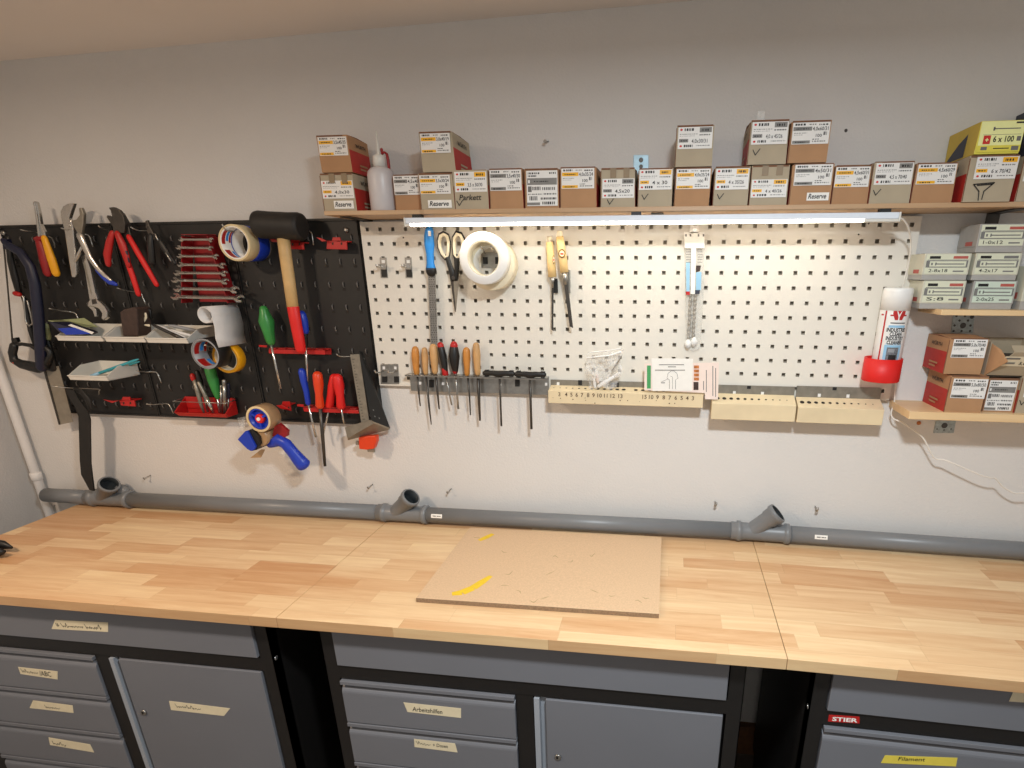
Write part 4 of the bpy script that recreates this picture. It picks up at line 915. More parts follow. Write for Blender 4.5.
# ---- tape rolls
def roll(name, label, u, v, rpx, ripx, y0, y1, mats, cat='tape roll', print_=False):
    c = P(u, v, y0); R = rpx*scl(u, v, y0); r_ = ripx*scl(u, v, y0); w = y1-y0
    t = thing(name, label, cat, (c.x, (y0+y1)/2, c.z-R)); m = MB(); m.ring(c, (0, 1, 0), R, r_+.0015, w, 0, 40, me=1); m.build('tape', mats[:2], t)
    m = MB(); m.ring(c+V((0, .0008, 0)), (0, 1, 0), r_+.0017, r_-.0012, w-.0016, 0, 40)
    if print_:
        for a0, a1, d0, d1, mm in ((2.2, 3.2, .1, .42, 1), (2.2, 3.0, .5, .72, 2), (2.25, 3.1, .78, .95, 1), (3.6, 4.4, .1, .6, 1), (3.7, 4.3, .7, .9, 2)):
            N = 6; rr = r_-.0014
            for i in range(N):
                q0 = a0+(a1-a0)*i/N; q1 = a0+(a1-a0)*(i+1)/N
                f = lambda q, d: c+V((rr*math.cos(q), w*d, rr*math.sin(q))); m.face([f(q0, d0), f(q0, d1), f(q1, d1), f(q1, d0)], mm)
    m.build('core', [mats[2], 'red_plastic', 'blue_light'], t); return t
roll('masking_tape', 'cream masking tape roll with printed core hanging beside the mallet head', 234, 242.7, 16, 13.9, -.090, -.050, ['tape_cream', 'tape_cream', 'paper'], print_=True)
roll('blue_tape', 'blue tape roll hanging directly behind the cream masking tape roll', 245, 243.5, 15.5, 13.2, -.049, -.006, ['blue_plastic', 'blue_plastic', 'paper'])
roll('black_tape', 'dark tape roll with printed grey core below the white paper roll', 205, 354, 14, 12.6, -.130, -.075, ['black_plastic', 'grey_plastic', 'grey_plastic'], print_=True)
roll('yellow_tape', 'bright yellow tape roll hanging behind the dark tape roll', 225.5, 358.3, 13.6, 10.8, -.070, -.040, ['yellow_plastic', 'yellow_plastic', 'cream'])
# white sheet roll
t = tool('sheet_roll', 'roll of white sheet material with its loose end hanging down', 'roll', 215, 348, -.07)
c = P(204.8, 315.2, -.13); R = 7.6*scl(204, 315, -.13); m = MB(); path = []
for i in range(30):
    a = math.pi*.5+(29-i)/29*math.pi*1.95; path.append((c.x+R*(1-.0035*(29-i))*math.cos(a), c.z+R*(1-.0035*(29-i))*math.sin(a)))
ex = P(213.5, 325, -.13); ez = P(219, 347.5, -.13)
path += [(c.x+R*.55, c.z+R*.98), (ex.x-.001, c.z+R*.62), (ex.x+.003, ex.z-.006), (ez.x-.004, (ex.z+ez.z)/2-.006), (ez.x, ez.z)]
pts = [(x, -.13, z) for x, z in path]+[(x, -.015, z) for x, z in path]; n = len(path)
m.mesh(pts, [(i, i+1, n+i+1, n+i) for i in range(n-1)], 0, True); o = m.build('sheet', 'sheet_white', t); sd = o.modifiers.new('thickness', 'SOLIDIFY'); sd.thickness = .0016

# ---- rubber mallet
t = tool('rubber_mallet', 'mallet with black rubber head and wooden handle ending in red', 'hammer', 300, 350, -.06)
m = MB(); a = P(256.5, 224.5, -.062); b = P(303, 226.8, -.062); Rm = 12.3*scl(278, 225, -.062); L = (b-a).length
m.lathe(a, b-a, [(Rm*.80, 0), (Rm*.95, .004), (Rm, .012), (Rm*.97, L*.3), (Rm*.97, L*.7), (Rm, L-.012), (Rm*.95, L-.004), (Rm*.80, L)], n=36); m.build('head', 'black_rubber', t)
m = MB(); m.tp([(282.5, 232, 6.0), (285.5, 255, 5.9), (289.5, 283, 5.7), (293, 308, 5.5)], -.062, 0, flat=.75, round_ends=False); m.build('handle', 'handle_ash', t)
m = MB(); m.tp([(293, 307, 5.7), (295.5, 321, 5.6), (298.5, 337, 5.3), (300.8, 349.5, 5.0)], -.062, 0, flat=.75); m.build('grip', 'red_bright', t)
# ---- red rails / clips
def rail(label, uv_front, teeth, tabs, y=-.036, name='tool_rail'):
    """uv_front: tl, tr, br, bl of the front lip; top shelf runs back to the board; teeth: notch positions 0..1"""
    tl, tr, br, bl = [P(u, v, y) for u, v in uv_front]; t = thing(name, label, 'rail', (tl+br)/2)
    m = MB(); m.prism([tl, tr, br, bl], (0, .003, 0)); d = V((0, -y-.001, 0)); n = 2*teeth+1
    for i in range(teeth+1):
        a = tl+(tr-tl)*(i/(teeth+1)+.012); b = tl+(tr-tl)*((i+1)/(teeth+1)-.035); m.prism([a, b, b+d, a+d], (0, 0, .003))
        c0 = V((0, 0, .004)); m.prism([a+c0, b+c0, b-c0*.2, a-c0*.2], (0, .0032, 0))
    m.prism([tl+d*.55, tr+d*.55, tr+d, tl+d], (0, 0, .0028)); m.prism([tl+d-V((0, .003, 0)), tr+d-V((0, .003, 0)), br+d-V((0, .003, .004)), bl+d-V((0, .003, .004))], (0, .003, 0))
    for (u0, u1, v0, v1) in tabs: m.xp([(u0, v0), (u1, v0+.4), (u1, v1), (u0, v1-.6)], y, .004)
    m.build('rail', 'red_plastic', t, bevel=.0006); return t
rail('red notched rail holding the green and blue screwdrivers below the mallet', [(268.5, 349.5), (324.8, 350.5), (325, 354.6), (268.8, 353.4)], 5, [(258.8, 266.5, 345, 347.5)])
rail('lower red notched rail holding the long file and two crossed red screwdrivers', [(303, 407.8), (358.5, 410), (359, 413.6), (304, 411.6)], 5, [(297, 303.5, 404.2, 407)])
def clip(label, uv, tab):
    t = thing('tool_clip', label, 'clip', P(uv[0][0], uv[3][1], -.03)); m = MB(); m.xp(uv, -.03, .004); m.xp(tab, -.045, .0035)
    a, b = P(uv[0][0], uv[0][1], -.03), P(uv[1][0], uv[1][1], -.03); m.prism([a, b, V((b.x, -.001, b.z)), V((a.x, -.001, a.z))], (0, 0, -.003))
    for q in (.25, .7): w = uv[0][0]+(uv[1][0]-uv[0][0])*q; m.xp([(w, uv[0][1]+2), (w+1.6, uv[0][1]+2), (w+1.6, uv[0][1]+4.5), (w, uv[0][1]+4.5)], -.0304, .001, 1)
    c = (uv[0][0]+uv[1][0])/2; m.xp([(c-4, uv[0][1]-3), (c+3, uv[0][1]-3), (c+4, uv[0][1]+.5), (c-5, uv[0][1]+.5)], -.032, .004); m.build('clip', ['red_plastic', 'hole_dark'], t, bevel=.0006)
clip('red tool clip at the right end of the black board, right of the mallet head', [(327, 240.3), (346.5, 240.8), (347, 249.5), (326.5, 249)], [(316, 237.2), (321, 238.2), (326.5, 241), (322, 241.5)])
clip('red tool clip half hidden under the mallet head', [(288, 241), (303, 242), (304, 249.5), (287, 249)], [(270, 239), (275, 239), (280, 242), (272, 242)])
clip('small red tool clip at the bottom of the black board below the single white tray', [(119, 400), (134, 400), (135.5, 406.5), (121, 405.5)], [(103, 399.6), (112, 401), (119, 400.5), (112, 403)])
clip('red tool clip sticking out behind the packing tape dispenser', [(283, 404.5), (290, 404.5), (291, 411), (283, 409.5)], [(276, 405.5), (281, 405), (289, 409), (281, 409)])
# ---- screwdrivers left
def driver(label, hp, sp, hm, sm='chrome', y=-.035, extra=None, name='screwdriver', cat='screwdriver', group=None):
    u, v = sp[-1][0], sp[-1][1]; t = thing(name, label, cat, P(u, v, y), group)
    m = MB(); m.tp(sp, y, n=10, round_ends=False); m.build('shaft', sm, t)
    m = MB(); m.tp(hp, y, n=14); o = m.build('handle', hm, t)
    if extra: extra(t)
    return t
driver('screwdriver with green handle in the red rail below the mallet', [(263.8, 309.5, 3.9), (264.6, 313, 4.4), (266.4, 321, 6.8), (268.6, 332, 5.0), (270.7, 341.5, 4.0)], [(270.8, 342, 1.3), (276, 366, 1.2), (281, 388.6, 1.2)], 'green_plastic')
def dk(t): m = MB(); m.tp([(304, 330, 3.6), (305, 337, 2.4), (305.8, 345.5, 2.2)], -.035); m.build('collar', 'black_plastic', t)
driver('screwdriver with blue handle half hidden behind the red mallet grip', [(301.8, 314.5, 3.8), (303.5, 321, 4.0), (305, 331, 3.6)], [(305.5, 344, 1.1), (308, 381.5, 1.1)], 'blue_plastic', extra=dk)
def dk2(t):
    m = MB(); o = P(318.5, 379.5, -.0415); m.tube([o+V((.0035*math.cos(k*math.pi/5), 0, .008*math.sin(k*math.pi/5))) for k in range(10)], .0014, n=6, closed=True); m.xp([(317.4, 377.5), (319.4, 377.5), (319.9, 381.5), (318, 381.5)], -.0412, .001); m.build('hanging_hole', 'hole_dark', t)
driver('slim screwdriver with bright blue handle at the left of the lower red rail', [(302, 371.5, 3.4), (303.8, 381, 3.2), (306.5, 392, 2.6), (308, 403, 2.4)], [(308.5, 404, 1.2), (312, 420, 1.1), (316, 437, 1.3)], 'blue_plastic')
driver('long dark file with orange handle standing in the lower red rail', [(317.5, 375, 4.4), (318.5, 384, 4.6), (319, 394, 3.4), (320, 405.5, 4.0)], [(320.2, 406, 1.8), (322.5, 435, 1.7), (325, 466, 1.3)], 'orange_plastic', 'dark_steel', y=-.042, extra=dk2, name='file', cat='file')
driver('screwdriver with red handle whose shaft crosses behind the long file', [(334.5, 377.5, 4.2), (333, 386, 4.6), (331, 396, 3.6), (329.5, 406, 4.0)], [(329.4, 407, 1.0), (326.5, 420, .9), (323.3, 434, .9)], 'red_bright', y=-.024)
driver('screwdriver with red handle at the right of the lower red rail beside the steel square', [(337.5, 377.5, 4.6), (339, 386, 4.8), (340, 396, 3.6), (341, 406, 4.2)], [(341, 407, 1.0), (342.5, 415, .9), (344.3, 424, .9)], 'red_bright', y=-.046)
# ---- square
t = tool('steel_square', 'grey steel square with dark perforated side hanging at the right edge of the black board', 'square', 368, 438, -.03)
m = MB(); m.xp([(350, 354.6), (359, 354.2), (369.4, 424), (361.8, 426)], -.052, .002, 0)
for k in range(22):
    v = 359+k*3; u = 351.4+(v-354.6)*.172; w = 2.6 if k % 5 == 0 else 1.4; m.xp([(u, v), (u+w, v-.1), (u+w, v+.35), (u, v+.45)], -.0523, .0002, 1)
m.build('ruler', ['dull_steel', 'ink'], t)
m = MB(); m.prism([P(344.7, 427.3, -.058), P(369.5, 420, -.058), P(389.6, 427.8, -.012), P(347.5, 438.5, -.030)], (0, .001, -.006)); m.xp([(345, 427.5), (370, 420.5), (372, 424.5), (347.5, 438.4)], -.058, .008); m.build('stop', 'dull_steel', t)
m = MB(); A, B, C, D = P(358.4, 351.5, -.040), P(371, 421, -.050), P(389.8, 428.5, -.006), P(362, 352, -.02); m.prism([A, B, C, D], (.0016, 0, .001), 0)
nn = (B-A).cross(C-A).normalized()
if nn.x < 0: nn = -nn
for i in range(1, 11):
    for j in range(1, 4):
        s = i/11; w = j/4; p_ = (A*(1-s)+B*s)*(1-w)+(D*(1-s)+C*s)*w+V((.0022, -.0003, .001)); e1 = (B-A).normalized()*.002; e2 = (C-B).normalized()*.002; m.face([p_-e1-e2, p_+e1-e2, p_+e1+e2, p_-e1+e2], 1)
m.build('perforated_side', ['black_plastic', 'shade_grey'], t)
t = tool('quick_clamp', 'small orange clamp hanging below the steel square', 'clamp', 367, 452, -.02)
m = MB(); m.xp([(358.2, 437.5), (366, 436.2), (375.6, 436), (376, 442), (373.5, 449), (366, 450), (359, 449.2)], -.035, .022); m.build('body', 'orange_plastic', t, bevel=.003)
m = MB(); m.xp([(367, 449), (374, 448), (374.5, 452.5), (367.5, 452)], -.028, .006); m.xp([(355.5, 441), (358.5, 441), (358.5, 445), (355.5, 445)], -.03, .006); m.xp([(352.5, 431), (376.5, 428), (377, 430.5), (353, 436)], -.026, .014); m.build('jaw', 'dull_steel', t, bevel=.001)

# ---- white trays
def tray(label, u0, u1, vb, vl, vbk, yf=-.115, group=None):
    a, b = P(u0, vb, yf), P(u1, vb, yf); zl = P((u0+u1)/2, vl, yf).z; x0, x1, z0 = a.x, b.x, b.z; zb_ = z0+vbk
    t = thing('white_tray', label, 'tray', ((x0+x1)/2, yf/2, z0), group); m = MB(); th = .0022; yb = -.004; ym = yf*.62
    m.box(x0, x1, yf, yb, z0, z0+th); m.prism([(x0, yf, z0), (x1, yf, z0), (x1, yf-.004, zl), (x0, yf-.004, zl)], (0, th, 0)); m.box(x0, x1, yb-th, yb, z0, zb_)
    for x in (x0, x1-th): m.prism([(x, yf, z0), (x, yb, z0), (x, yb, zb_), (x, ym, zb_-.004), (x, yf-.004, zl)], (th, 0, 0))
    m.tube([(x0, yf-.004, zl), (x1, yf-.004, zl)], .0022, n=8); m.build('tray', 'white_plastic', t, bevel=.0006); return t, x0, x1, z0
GT = 'white trays in a row'
t1, ax, bx_, az = tray('left one of three white trays in a row, filled with blue and green papers', 58.5, 104, 341.5, 336.5, .042, group=GT)
t2, cx_, dx_, bz = tray('middle one of three white trays in a row, holding the brown pouch', 106.5, 146.5, 342.5, 337.5, .042, group=GT)
t3, ex_, fx_, cz_ = tray('right one of three white trays in a row, filled with grey pens', 148, 189, 343.5, 338.5, .042, group=GT)
t4, gx_, hx_, dz_ = tray('single white tray with two turquoise pens, hanging below the row of three', 70.5, 109, 381, 376, .044)
def pen(label, a, b, r_, mat, tip=None, name='pen', cat='pen', group=None):
    A, B = V(a), V(b); t = thing(name, label, cat, (A+B)/2, group); d = (B-A).normalized(); m = MB(); m.tube([A, A+d*.004, B-d*.018, B-d*.004, B], [r_*.6, r_, r_, r_*.5, r_*.15], n=10); m.build('barrel', mat, t)
    if tip: m = MB(); m.tube([A-d*.002, A+d*.03], r_*1.12, n=10); m.build('cap', tip, t)
    return t
pen('turquoise pen lying front-most in the single white tray', P(92, 377, -.07)+V((0, 0, .004)), P(139, 359, -.05), .0042, 'teal', 'can_blue', group='turquoise pens')
pen('darker turquoise pen lying behind the other one in the single white tray', P(97, 374, -.04), P(140, 361.5, -.03), .0038, 'teal', 'dark_steel', group='turquoise pens')
pen('white pen in the right white tray, topmost and pointing left', P(186, 338, -.06), P(156.5, 325, -.085), .0050, 'sheet_white', group='pens in the right tray')
pen('dark pen in the right white tray beneath the white pen', P(182, 338.5, -.09), P(151, 324, -.10), .0048, 'black_plastic', 'dark_steel', group='pens in the right tray')
pen('light grey pen lying at the back of the right white tray', P(198, 331, -.025), P(168, 325, -.05), .0052, 'grey_plastic', group='pens in the right tray')
pen('pale pen in the middle of the right white tray', P(192, 336, -.045), P(166, 329, -.06), .0046, 'tape_white', group='pens in the right tray')
# papers / wrappers in the left tray
def wrapper(label, uv, mat, th=.002):
    m = MB(); q = [P(u, v, y) for u, v, y in uv]; m.prism(q, (0, th*.4, th)); return tag(m.build('paper_packet', mat, bevel=.0006), label, 'packet', 'packets in the left tray')
wrapper('olive green paper packet on top in the left white tray', [(48, 321, -.105), (62, 320.5, -.05), (84, 318.5, -.03), (98, 327.5, -.03), (82, 327, -.07)], 'olive')
wrapper('dark blue paper packet under the green one in the left white tray', [(50, 323, -.115), (70, 323, -.08), (98, 333, -.06), (92, 335.3, -.10), (60, 333, -.118)], 'navy', .004)
wrapper('white paper strip lying across the blue packet in the left white tray', [(68, 325.5, -.112), (71, 324.3, -.11), (94, 332.5, -.10), (92, 334.5, -.105)], 'paper', .001)
wrapper('blue paper packet at the front of the left white tray', [(58, 329, -.121), (74, 328, -.121), (90, 334, -.118), (66, 335, -.119)], 'blue_plastic', .002)
# brown pouch and metal hook in the middle tray
t = tool('leather_pouch', 'dark brown pouch standing upright in the middle white tray', 'pouch', 128, 338, -.05)
m = MB(); a = [P(119.5, 312, -.085), P(123, 309.5, -.085), P(134, 307, -.085), P(137, 309, -.085), P(138, 336.5, -.085), P(122.5, 336.5, -.085)]; m.prism(a, (0, .05, 0)); m.build('pouch', 'leather', t, bevel=.004)
m = MB(); m.tp([(137, 312, 1.2, -.07), (143, 308, 1.6, -.05), (150, 310, 1.6, -.04), (151, 318, 1.4, -.04)], -.05, n=8); m.build('strap', 'black_plastic', t)
t = tool('offset_driver', 'small Z-shaped metal piece beside the brown pouch', 'tool', 146, 326, -.05); m = MB(); m.tp([(145.5, 314, 1.3), (146, 317, 1.3), (142, 324.5, 1.3), (149, 325.5, 1.2)], -.06, flat=.5); m.build('piece', 'cream', t)

# ---- red tool tray with contents
t = tool('red_tray', 'red plastic tray with small tools at the bottom of the black board', 'tray', 200, 418, -.03)
m = MB(); yf = -.056; a, b = P(174.5, 415, yf), P(226.5, 418.5, yf); x0, x1, z0 = a.x, b.x, b.z+.003; zt_ = z0+.011
m.prism([(x0, yf, zt_), (x1, yf, zt_), (x1-.006, yf+.010, z0-.003), (x0+.006, yf+.010, z0-.003)], (0, .003, 0)); m.box(x0+.006, x1-.006, yf+.010, -.002, z0-.003, z0); m.box(x0+.004, x1-.004, -.005, -.002, z0, z0+.052)
for x in (x0, x1-.003): m.prism([(x, yf, zt_), (x, -.002, z0+.05), (x, -.002, z0), (x+.002, yf+.01, z0)], (.003, 0, 0))
m.build('tray', 'red_plastic', t, bevel=.0008)
m = MB(); y = -.05; m.tube([(x0, y, zt_+.034), (x1+.004, y, zt_+.034), (x1+.004, -.004, zt_+.036)], .0012, n=6); m.tube([(x0, y, zt_+.034), (x0, -.004, zt_+.036)], .0012, n=6); m.build('front_wire', 'wire', t)
driver('steel scriber with a pink-red top standing in the red tray', [(192.5, 375.5, 2.2), (193.5, 379, 2.4)], [(194, 379, 1.8), (197.5, 391, 2.0), (201, 404, 1.6), (204, 413, .8)], 'red_plastic', 'dull_steel', y=-.036, group='tools in the red tray', name='scriber', cat='tool')
driver('bright steel centre punch leaning to the right in the red tray', [(199, 383, 1.6), (203, 391, 1.7), (206, 397, 1.6)], [(206, 397, 1.9), (210, 405, 1.7), (213.5, 413, .8)], 'dull_steel', 'chrome', y=-.044, group='tools in the red tray', name='centre_punch', cat='tool')
driver('dark tool with black top standing between the scriber and green handle in the red tray', [(197, 372, 2.2), (199.5, 380, 2.6), (201, 385, 2.0)], [(201, 385, 1.4), (205, 398, 1.3), (208, 412, 1.0)], 'black_plastic', 'steel', y=-.028, group='tools in the red tray', name='punch', cat='tool')
driver('screwdriver with green handle standing in the red tray under the yellow tape', [(210, 369, 4.6), (213, 380, 4.6), (216, 391, 3.4), (217.5, 397, 2.2)], [(217.5, 397, 1.1), (219.5, 413, 1.0)], 'green_plastic', y=-.024, group='tools in the red tray')
driver('silver drill bit standing at the right in the red tray', [(224, 381, 1.8), (224.3, 384, 1.8)], [(224.3, 384, 1.8), (224.6, 396, 1.7), (224.8, 413, 1.5)], 'steel', 'steel', y=-.036, group='tools in the red tray', name='drill_bit', cat='drill bit')
driver('thin silver drill bit beside the thicker one in the red tray', [(221, 386, 1.0), (221, 388, 1.0)], [(221, 388, 1.0), (221.5, 413, .9)], 'steel', 'steel', y=-.024, group='tools in the red tray', name='drill_bit', cat='drill bit')
driver('blue thin tool leaning at the right end of the red tray', [(228.5, 384, 1.3), (228.5, 398, 1.3)], [(228.5, 398, 1.0), (228, 412, .8)], 'navy', 'steel', y=-.02, group='tools in the red tray', name='punch', cat='tool')

# ---- packing tape dispenser
t = tool('tape_dispenser', 'blue packing tape dispenser with a brown tape roll below the black board', 'tape dispenser', 275, 468, -.08)
c = P(258.2, 419.3, -.125); R = 12.4*scl(258, 419, -.125); m = MB(); m.ring(c, (0, 1, 0), R, R*.82, .05, 0, 40, me=1); m.build('tape_roll', ['tape_tan', 'tape_cream'], t)
m = MB(); m.ring(c+V((0, .002, 0)), (0, 1, 0), R*.81, R*.70, .045, 0, 32); m.lathe(c+V((0, .014, 0)), (0, 1, 0), [(R*.75, 0), (R*.75, .004)], 0, n=32)
for k in range(3): a_ = k*2.1+.5; d_ = V((math.cos(a_), 0, math.sin(a_))); s_ = V((-d_.z, 0, d_.x)); q = c+V((0, .004, 0)); m.prism([q+d_*R*.2-s_*.003, q+d_*R*.72-s_*.003, q+d_*R*.72+s_*.003, q+d_*R*.2+s_*.003], (0, .012, 0))
m.build('hub', 'blue_plastic', t)
m = MB(); m.lathe(c+V((0, .016, 0)), (0, -1, 0), [(R*.36, 0), (R*.36, .010), (R*.28, .014)], n=24); m.lathe(c+V((0, .004, 0)), (0, -1, 0), [(R*.15, 0), (R*.13, .005)], 1, n=16); m.build('knob', ['red_bright', 'paper'], t)
m = MB(); m.xp([(237.5, 439.5), (245, 431.3), (247.2, 431.0), (255.5, 447), (254, 450), (251, 451.2), (247, 449)], -.135, .010, 0); m.xp([(246.5, 430.8), (253, 430.3), (259, 437), (260, 444), (256.5, 450), (252, 451)], -.128, .05, 1); m.build('nose', ['blue_plastic', 'black_plastic'], t, bevel=.001)
m = MB(); a = P(259, 438, -.118); m.lathe(a, (0, 1, 0), [(.027, 0), (.027, .048)], n=28); m.xp([(261, 449.5), (265, 449.5), (261, 457.5), (250, 458)], -.1, .0012); m.build('tape_strip', 'tape_tan', t)
m = MB(); m.xp([(237, 418), (246, 416.5), (244, 431), (241.5, 432)], -.10, .0008); m.build('tape_guard', 'clear_pack', t)
m = MB(); m.xp([(274, 427), (279, 423.5), (287.5, 431), (287, 436), (278, 441), (272, 436)], -.095, .012, 0); m.xp([(256, 417), (262, 416), (282, 440), (272, 446), (258, 446), (257, 440), (270, 440)], -.068, .004, 0); m.build('bracket', 'red_deep', t, bevel=.001)
m = MB(); m.tp([(270, 444.5, 3.4), (279, 440, 6.0), (286, 444, 5.6), (293, 452.5, 5.6), (300, 461, 6.6), (304, 465.5, 7.0)], -.095, flat=.8); m.build('handle', 'blue_plastic', t)
# ================================================================== items on the white pegboard
def peg_clip(label, u, v, s=1.0):
    t = thing('peg_clip', label, 'clip', P(u, v+9, -.002), 'steel clips on the white pegboard'); m = MB()
    m.xp([(u-3.4, v-8.5), (u+3.2, v-8.5), (u+4.6, v+12), (u-2.4, v+12)], -.0018, .0015)
    m.build('plate', 'steel', t, bevel=.0004)
    m = MB(); m.xp([(u-1.5, v-6), (u+1.7, v-6), (u+1.9, v-2.8), (u-1.3, v-2.8)], -.0024, .0008); m.build('screw_head', 'tape_white', t)
    m = MB(); m.xp([(u-2.0, v+3.5), (u+3.2, v+3.5), (u+3.8, v+11), (u-1.4, v+11)], -.0045, .003); m.build('peg', 'black_plastic', t)
    m = MB(); m.tube([P(u+2, v, -.003), P(u+.5, v, -.012), P(u-3, v+1, -.026), P(u-6.5, v+.5, -.034), P(u-6.8, v-1.5, -.036)], .0026, n=8); m.xp([(u-5, v-2), (u+2.5, v-1.5), (u+2.5, v+1.8), (u-4, v+2)], -.022, .002); m.build('clamp', 'chrome', t)
peg_clip('left one of the two small steel clips at the left of the white pegboard', 383, 266)
peg_clip('right one of the two small steel clips, nearest the blue rasp', 408, 266)
t = thing('peg_hook', 'double steel hook plate at the bottom left corner of the white pegboard', 'hook', P(387, 384, -.002)); m = MB()
m.xp([(380.5, 364), (398, 364), (399, 384.2), (380.5, 384)], -.0018, .0015); m.build('plate', 'steel', t, bevel=.0004)
for u in (384.3, 396.3): 
    m = MB(); m.xp([(u-2.4, 376.5), (u+2.2, 376.5), (u+2.4, 382.5), (u-2.2, 382.5)], -.005, .004); m.build('peg', 'black_plastic', t)
for u0, u1 in ((383, 375.5), (396, 388.5)):
    m = MB(); m.tube([P(u0, 371, -.003), P((u0+u1)/2, 372.5, -.025), P(u1, 372.5, -.045), P(u1-1, 370, -.05)], .0024, n=8); m.build('prong', 'chrome', t)
m = MB(); 
for u in (383.5, 395): m.xp([(u-1, 366.5), (u+1.4, 366.5), (u+1.5, 369.3), (u-.9, 369.3)], -.0024, .001)
m.build('screw_head', 'tape_white', t)
# ---- blue rasp
t = tool('rasp', 'rasp with blue handle and long grey grater blade', 'rasp', 434, 345, -.02)
m = MB(); m.tp([(429.3, 230.5, 4.2), (429, 237, 5.0), (429.3, 245, 5.0), (430, 254, 3.9), (430.5, 263, 3.8), (431, 269, 5.2)], -.024, 0, n=14, flat=.6); m.tp([(431, 268.5, 5.2), (431.2, 272.5, 5.0)], -.024, 1, n=14, flat=.6); m.xp([(428, 231), (430.5, 231), (430.8, 236), (428.3, 236)], -.0335, .002, 2); m.build('handle', ['blue_light', 'black_plastic', 'tape_white'], t)
m = MB(); m.xp([(427.5, 272.5), (435, 272.5), (437.2, 345.5), (431, 346)], -.022, .004, 0)
for k in range(30):
    for j in range(3):
        v = 275+k*2.3; u = 428.6+(v-273)*.044+j*2.2; a = P(u+(.6 if k % 2 else 0), v, -.0222); m.box(a.x, a.x+.0022, a.y-.0012, a.y, a.z-.0012, a.z+.0012, 1)
m.build('blade', ['steel', 'dark_steel'], t)
# ---- scissors
t = tool('scissors', 'kitchen scissors with white-lined black handles hanging point down', 'scissors', 455, 312, -.02)
def loop(uv, r_, y, mat, nm):
    m = MB(); m.tube([P(u, v, y) for u, v in uv], r_*scl(450, 250, y), n=10, closed=True); m.build(nm, mat, t)
Lp = [(443.5, 232), (448, 234.5), (450, 242), (449.5, 252), (448.5, 258.5), (445.5, 259.5), (441.5, 255), (438.5, 248), (437.8, 240), (439.5, 234)]
Rp = [(456.5, 231.5), (461, 233), (464.3, 239), (464.8, 245), (463, 252), (459.5, 258.5), (456, 260), (453.8, 256), (452.8, 247), (453, 237)]
loop(Lp, 1.15, -.020, 'black_plastic', 'handle'); loop(Rp, 1.15, -.024, 'black_plastic', 'handle')
cen = lambda q: (sum(a for a, b in q)/len(q), sum(b for a, b in q)/len(q))
for q, y in ((Lp, -.022), (Rp, -.026)):
    cu, cv = cen(q); loop([(cu+(a-cu)*.76, cv+(b-cv)*.82) for a, b in q], 1.65, y, 'cream', 'handle_lining')
m = MB(); m.tp([(447, 256, 2.2), (449, 263, 2.6), (452, 272, 3.0), (453.5, 278, 3.6)], -.022, flat=.6); m.tp([(456, 256, 2.4), (457, 262, 2.8), (456.8, 270, 2.4), (455.5, 278, 3.0)], -.026, flat=.6); m.build('shank', 'black_plastic', t)
m = MB(); m.xp([(448.8, 272), (452, 272), (457, 279), (456.8, 300), (455.6, 312.5), (454.6, 310), (451, 285)], -.021, .002); m.build('blade', 'dark_steel', t, bevel=.0004)
m = MB(); m.xp([(453, 272), (458.5, 272), (457.8, 290), (455.8, 312), (454, 290)], -.025, .002); m.build('blade', 'dull_steel', t, bevel=.0004)
m = MB(); m.lathe(P(453.5, 278, -.0285), (0, -1, 0), [(.006, 0), (.005, .003)], n=14); m.build('pivot', 'dark_steel', t)
# ---- white tape rolls on a hook
t = tool('peg_hook', 'steel hook inside the white tape rolls', 'hook', 488, 268, -.002); m = MB(); m.xp([(481, 252), (500, 252), (500.5, 268), (481.5, 268)], -.0018, .0015); m.build('plate', 'steel', t)
for u in (485.3, 497.5):
    m = MB(); m.xp([(u-2.4, 257), (u+2, 257), (u+2.2, 264), (u-2.2, 264)], -.005, .004); m.build('peg', 'black_plastic', t)
m = MB(); m.tube([P(485, 253, -.003), P(484, 252, -.06), P(481, 247, -.11)], .0028, n=8); m.tube([P(497.5, 253, -.003), P(495, 252, -.06), P(491, 247, -.11)], .0028, n=8); m.build('prong', 'chrome', t)
roll('white_tape', 'white tape roll hanging in front on the white pegboard', 483.2, 258.4, 24.4, 15.9, -.105, -.068, ['tape_white', 'tape_white', 'cream'])
roll('cream_tape', 'cream tape roll partly hidden behind the white tape roll', 489.5, 264, 24.8, 16.5, -.064, -.020, ['cream', 'cream', 'paper'])
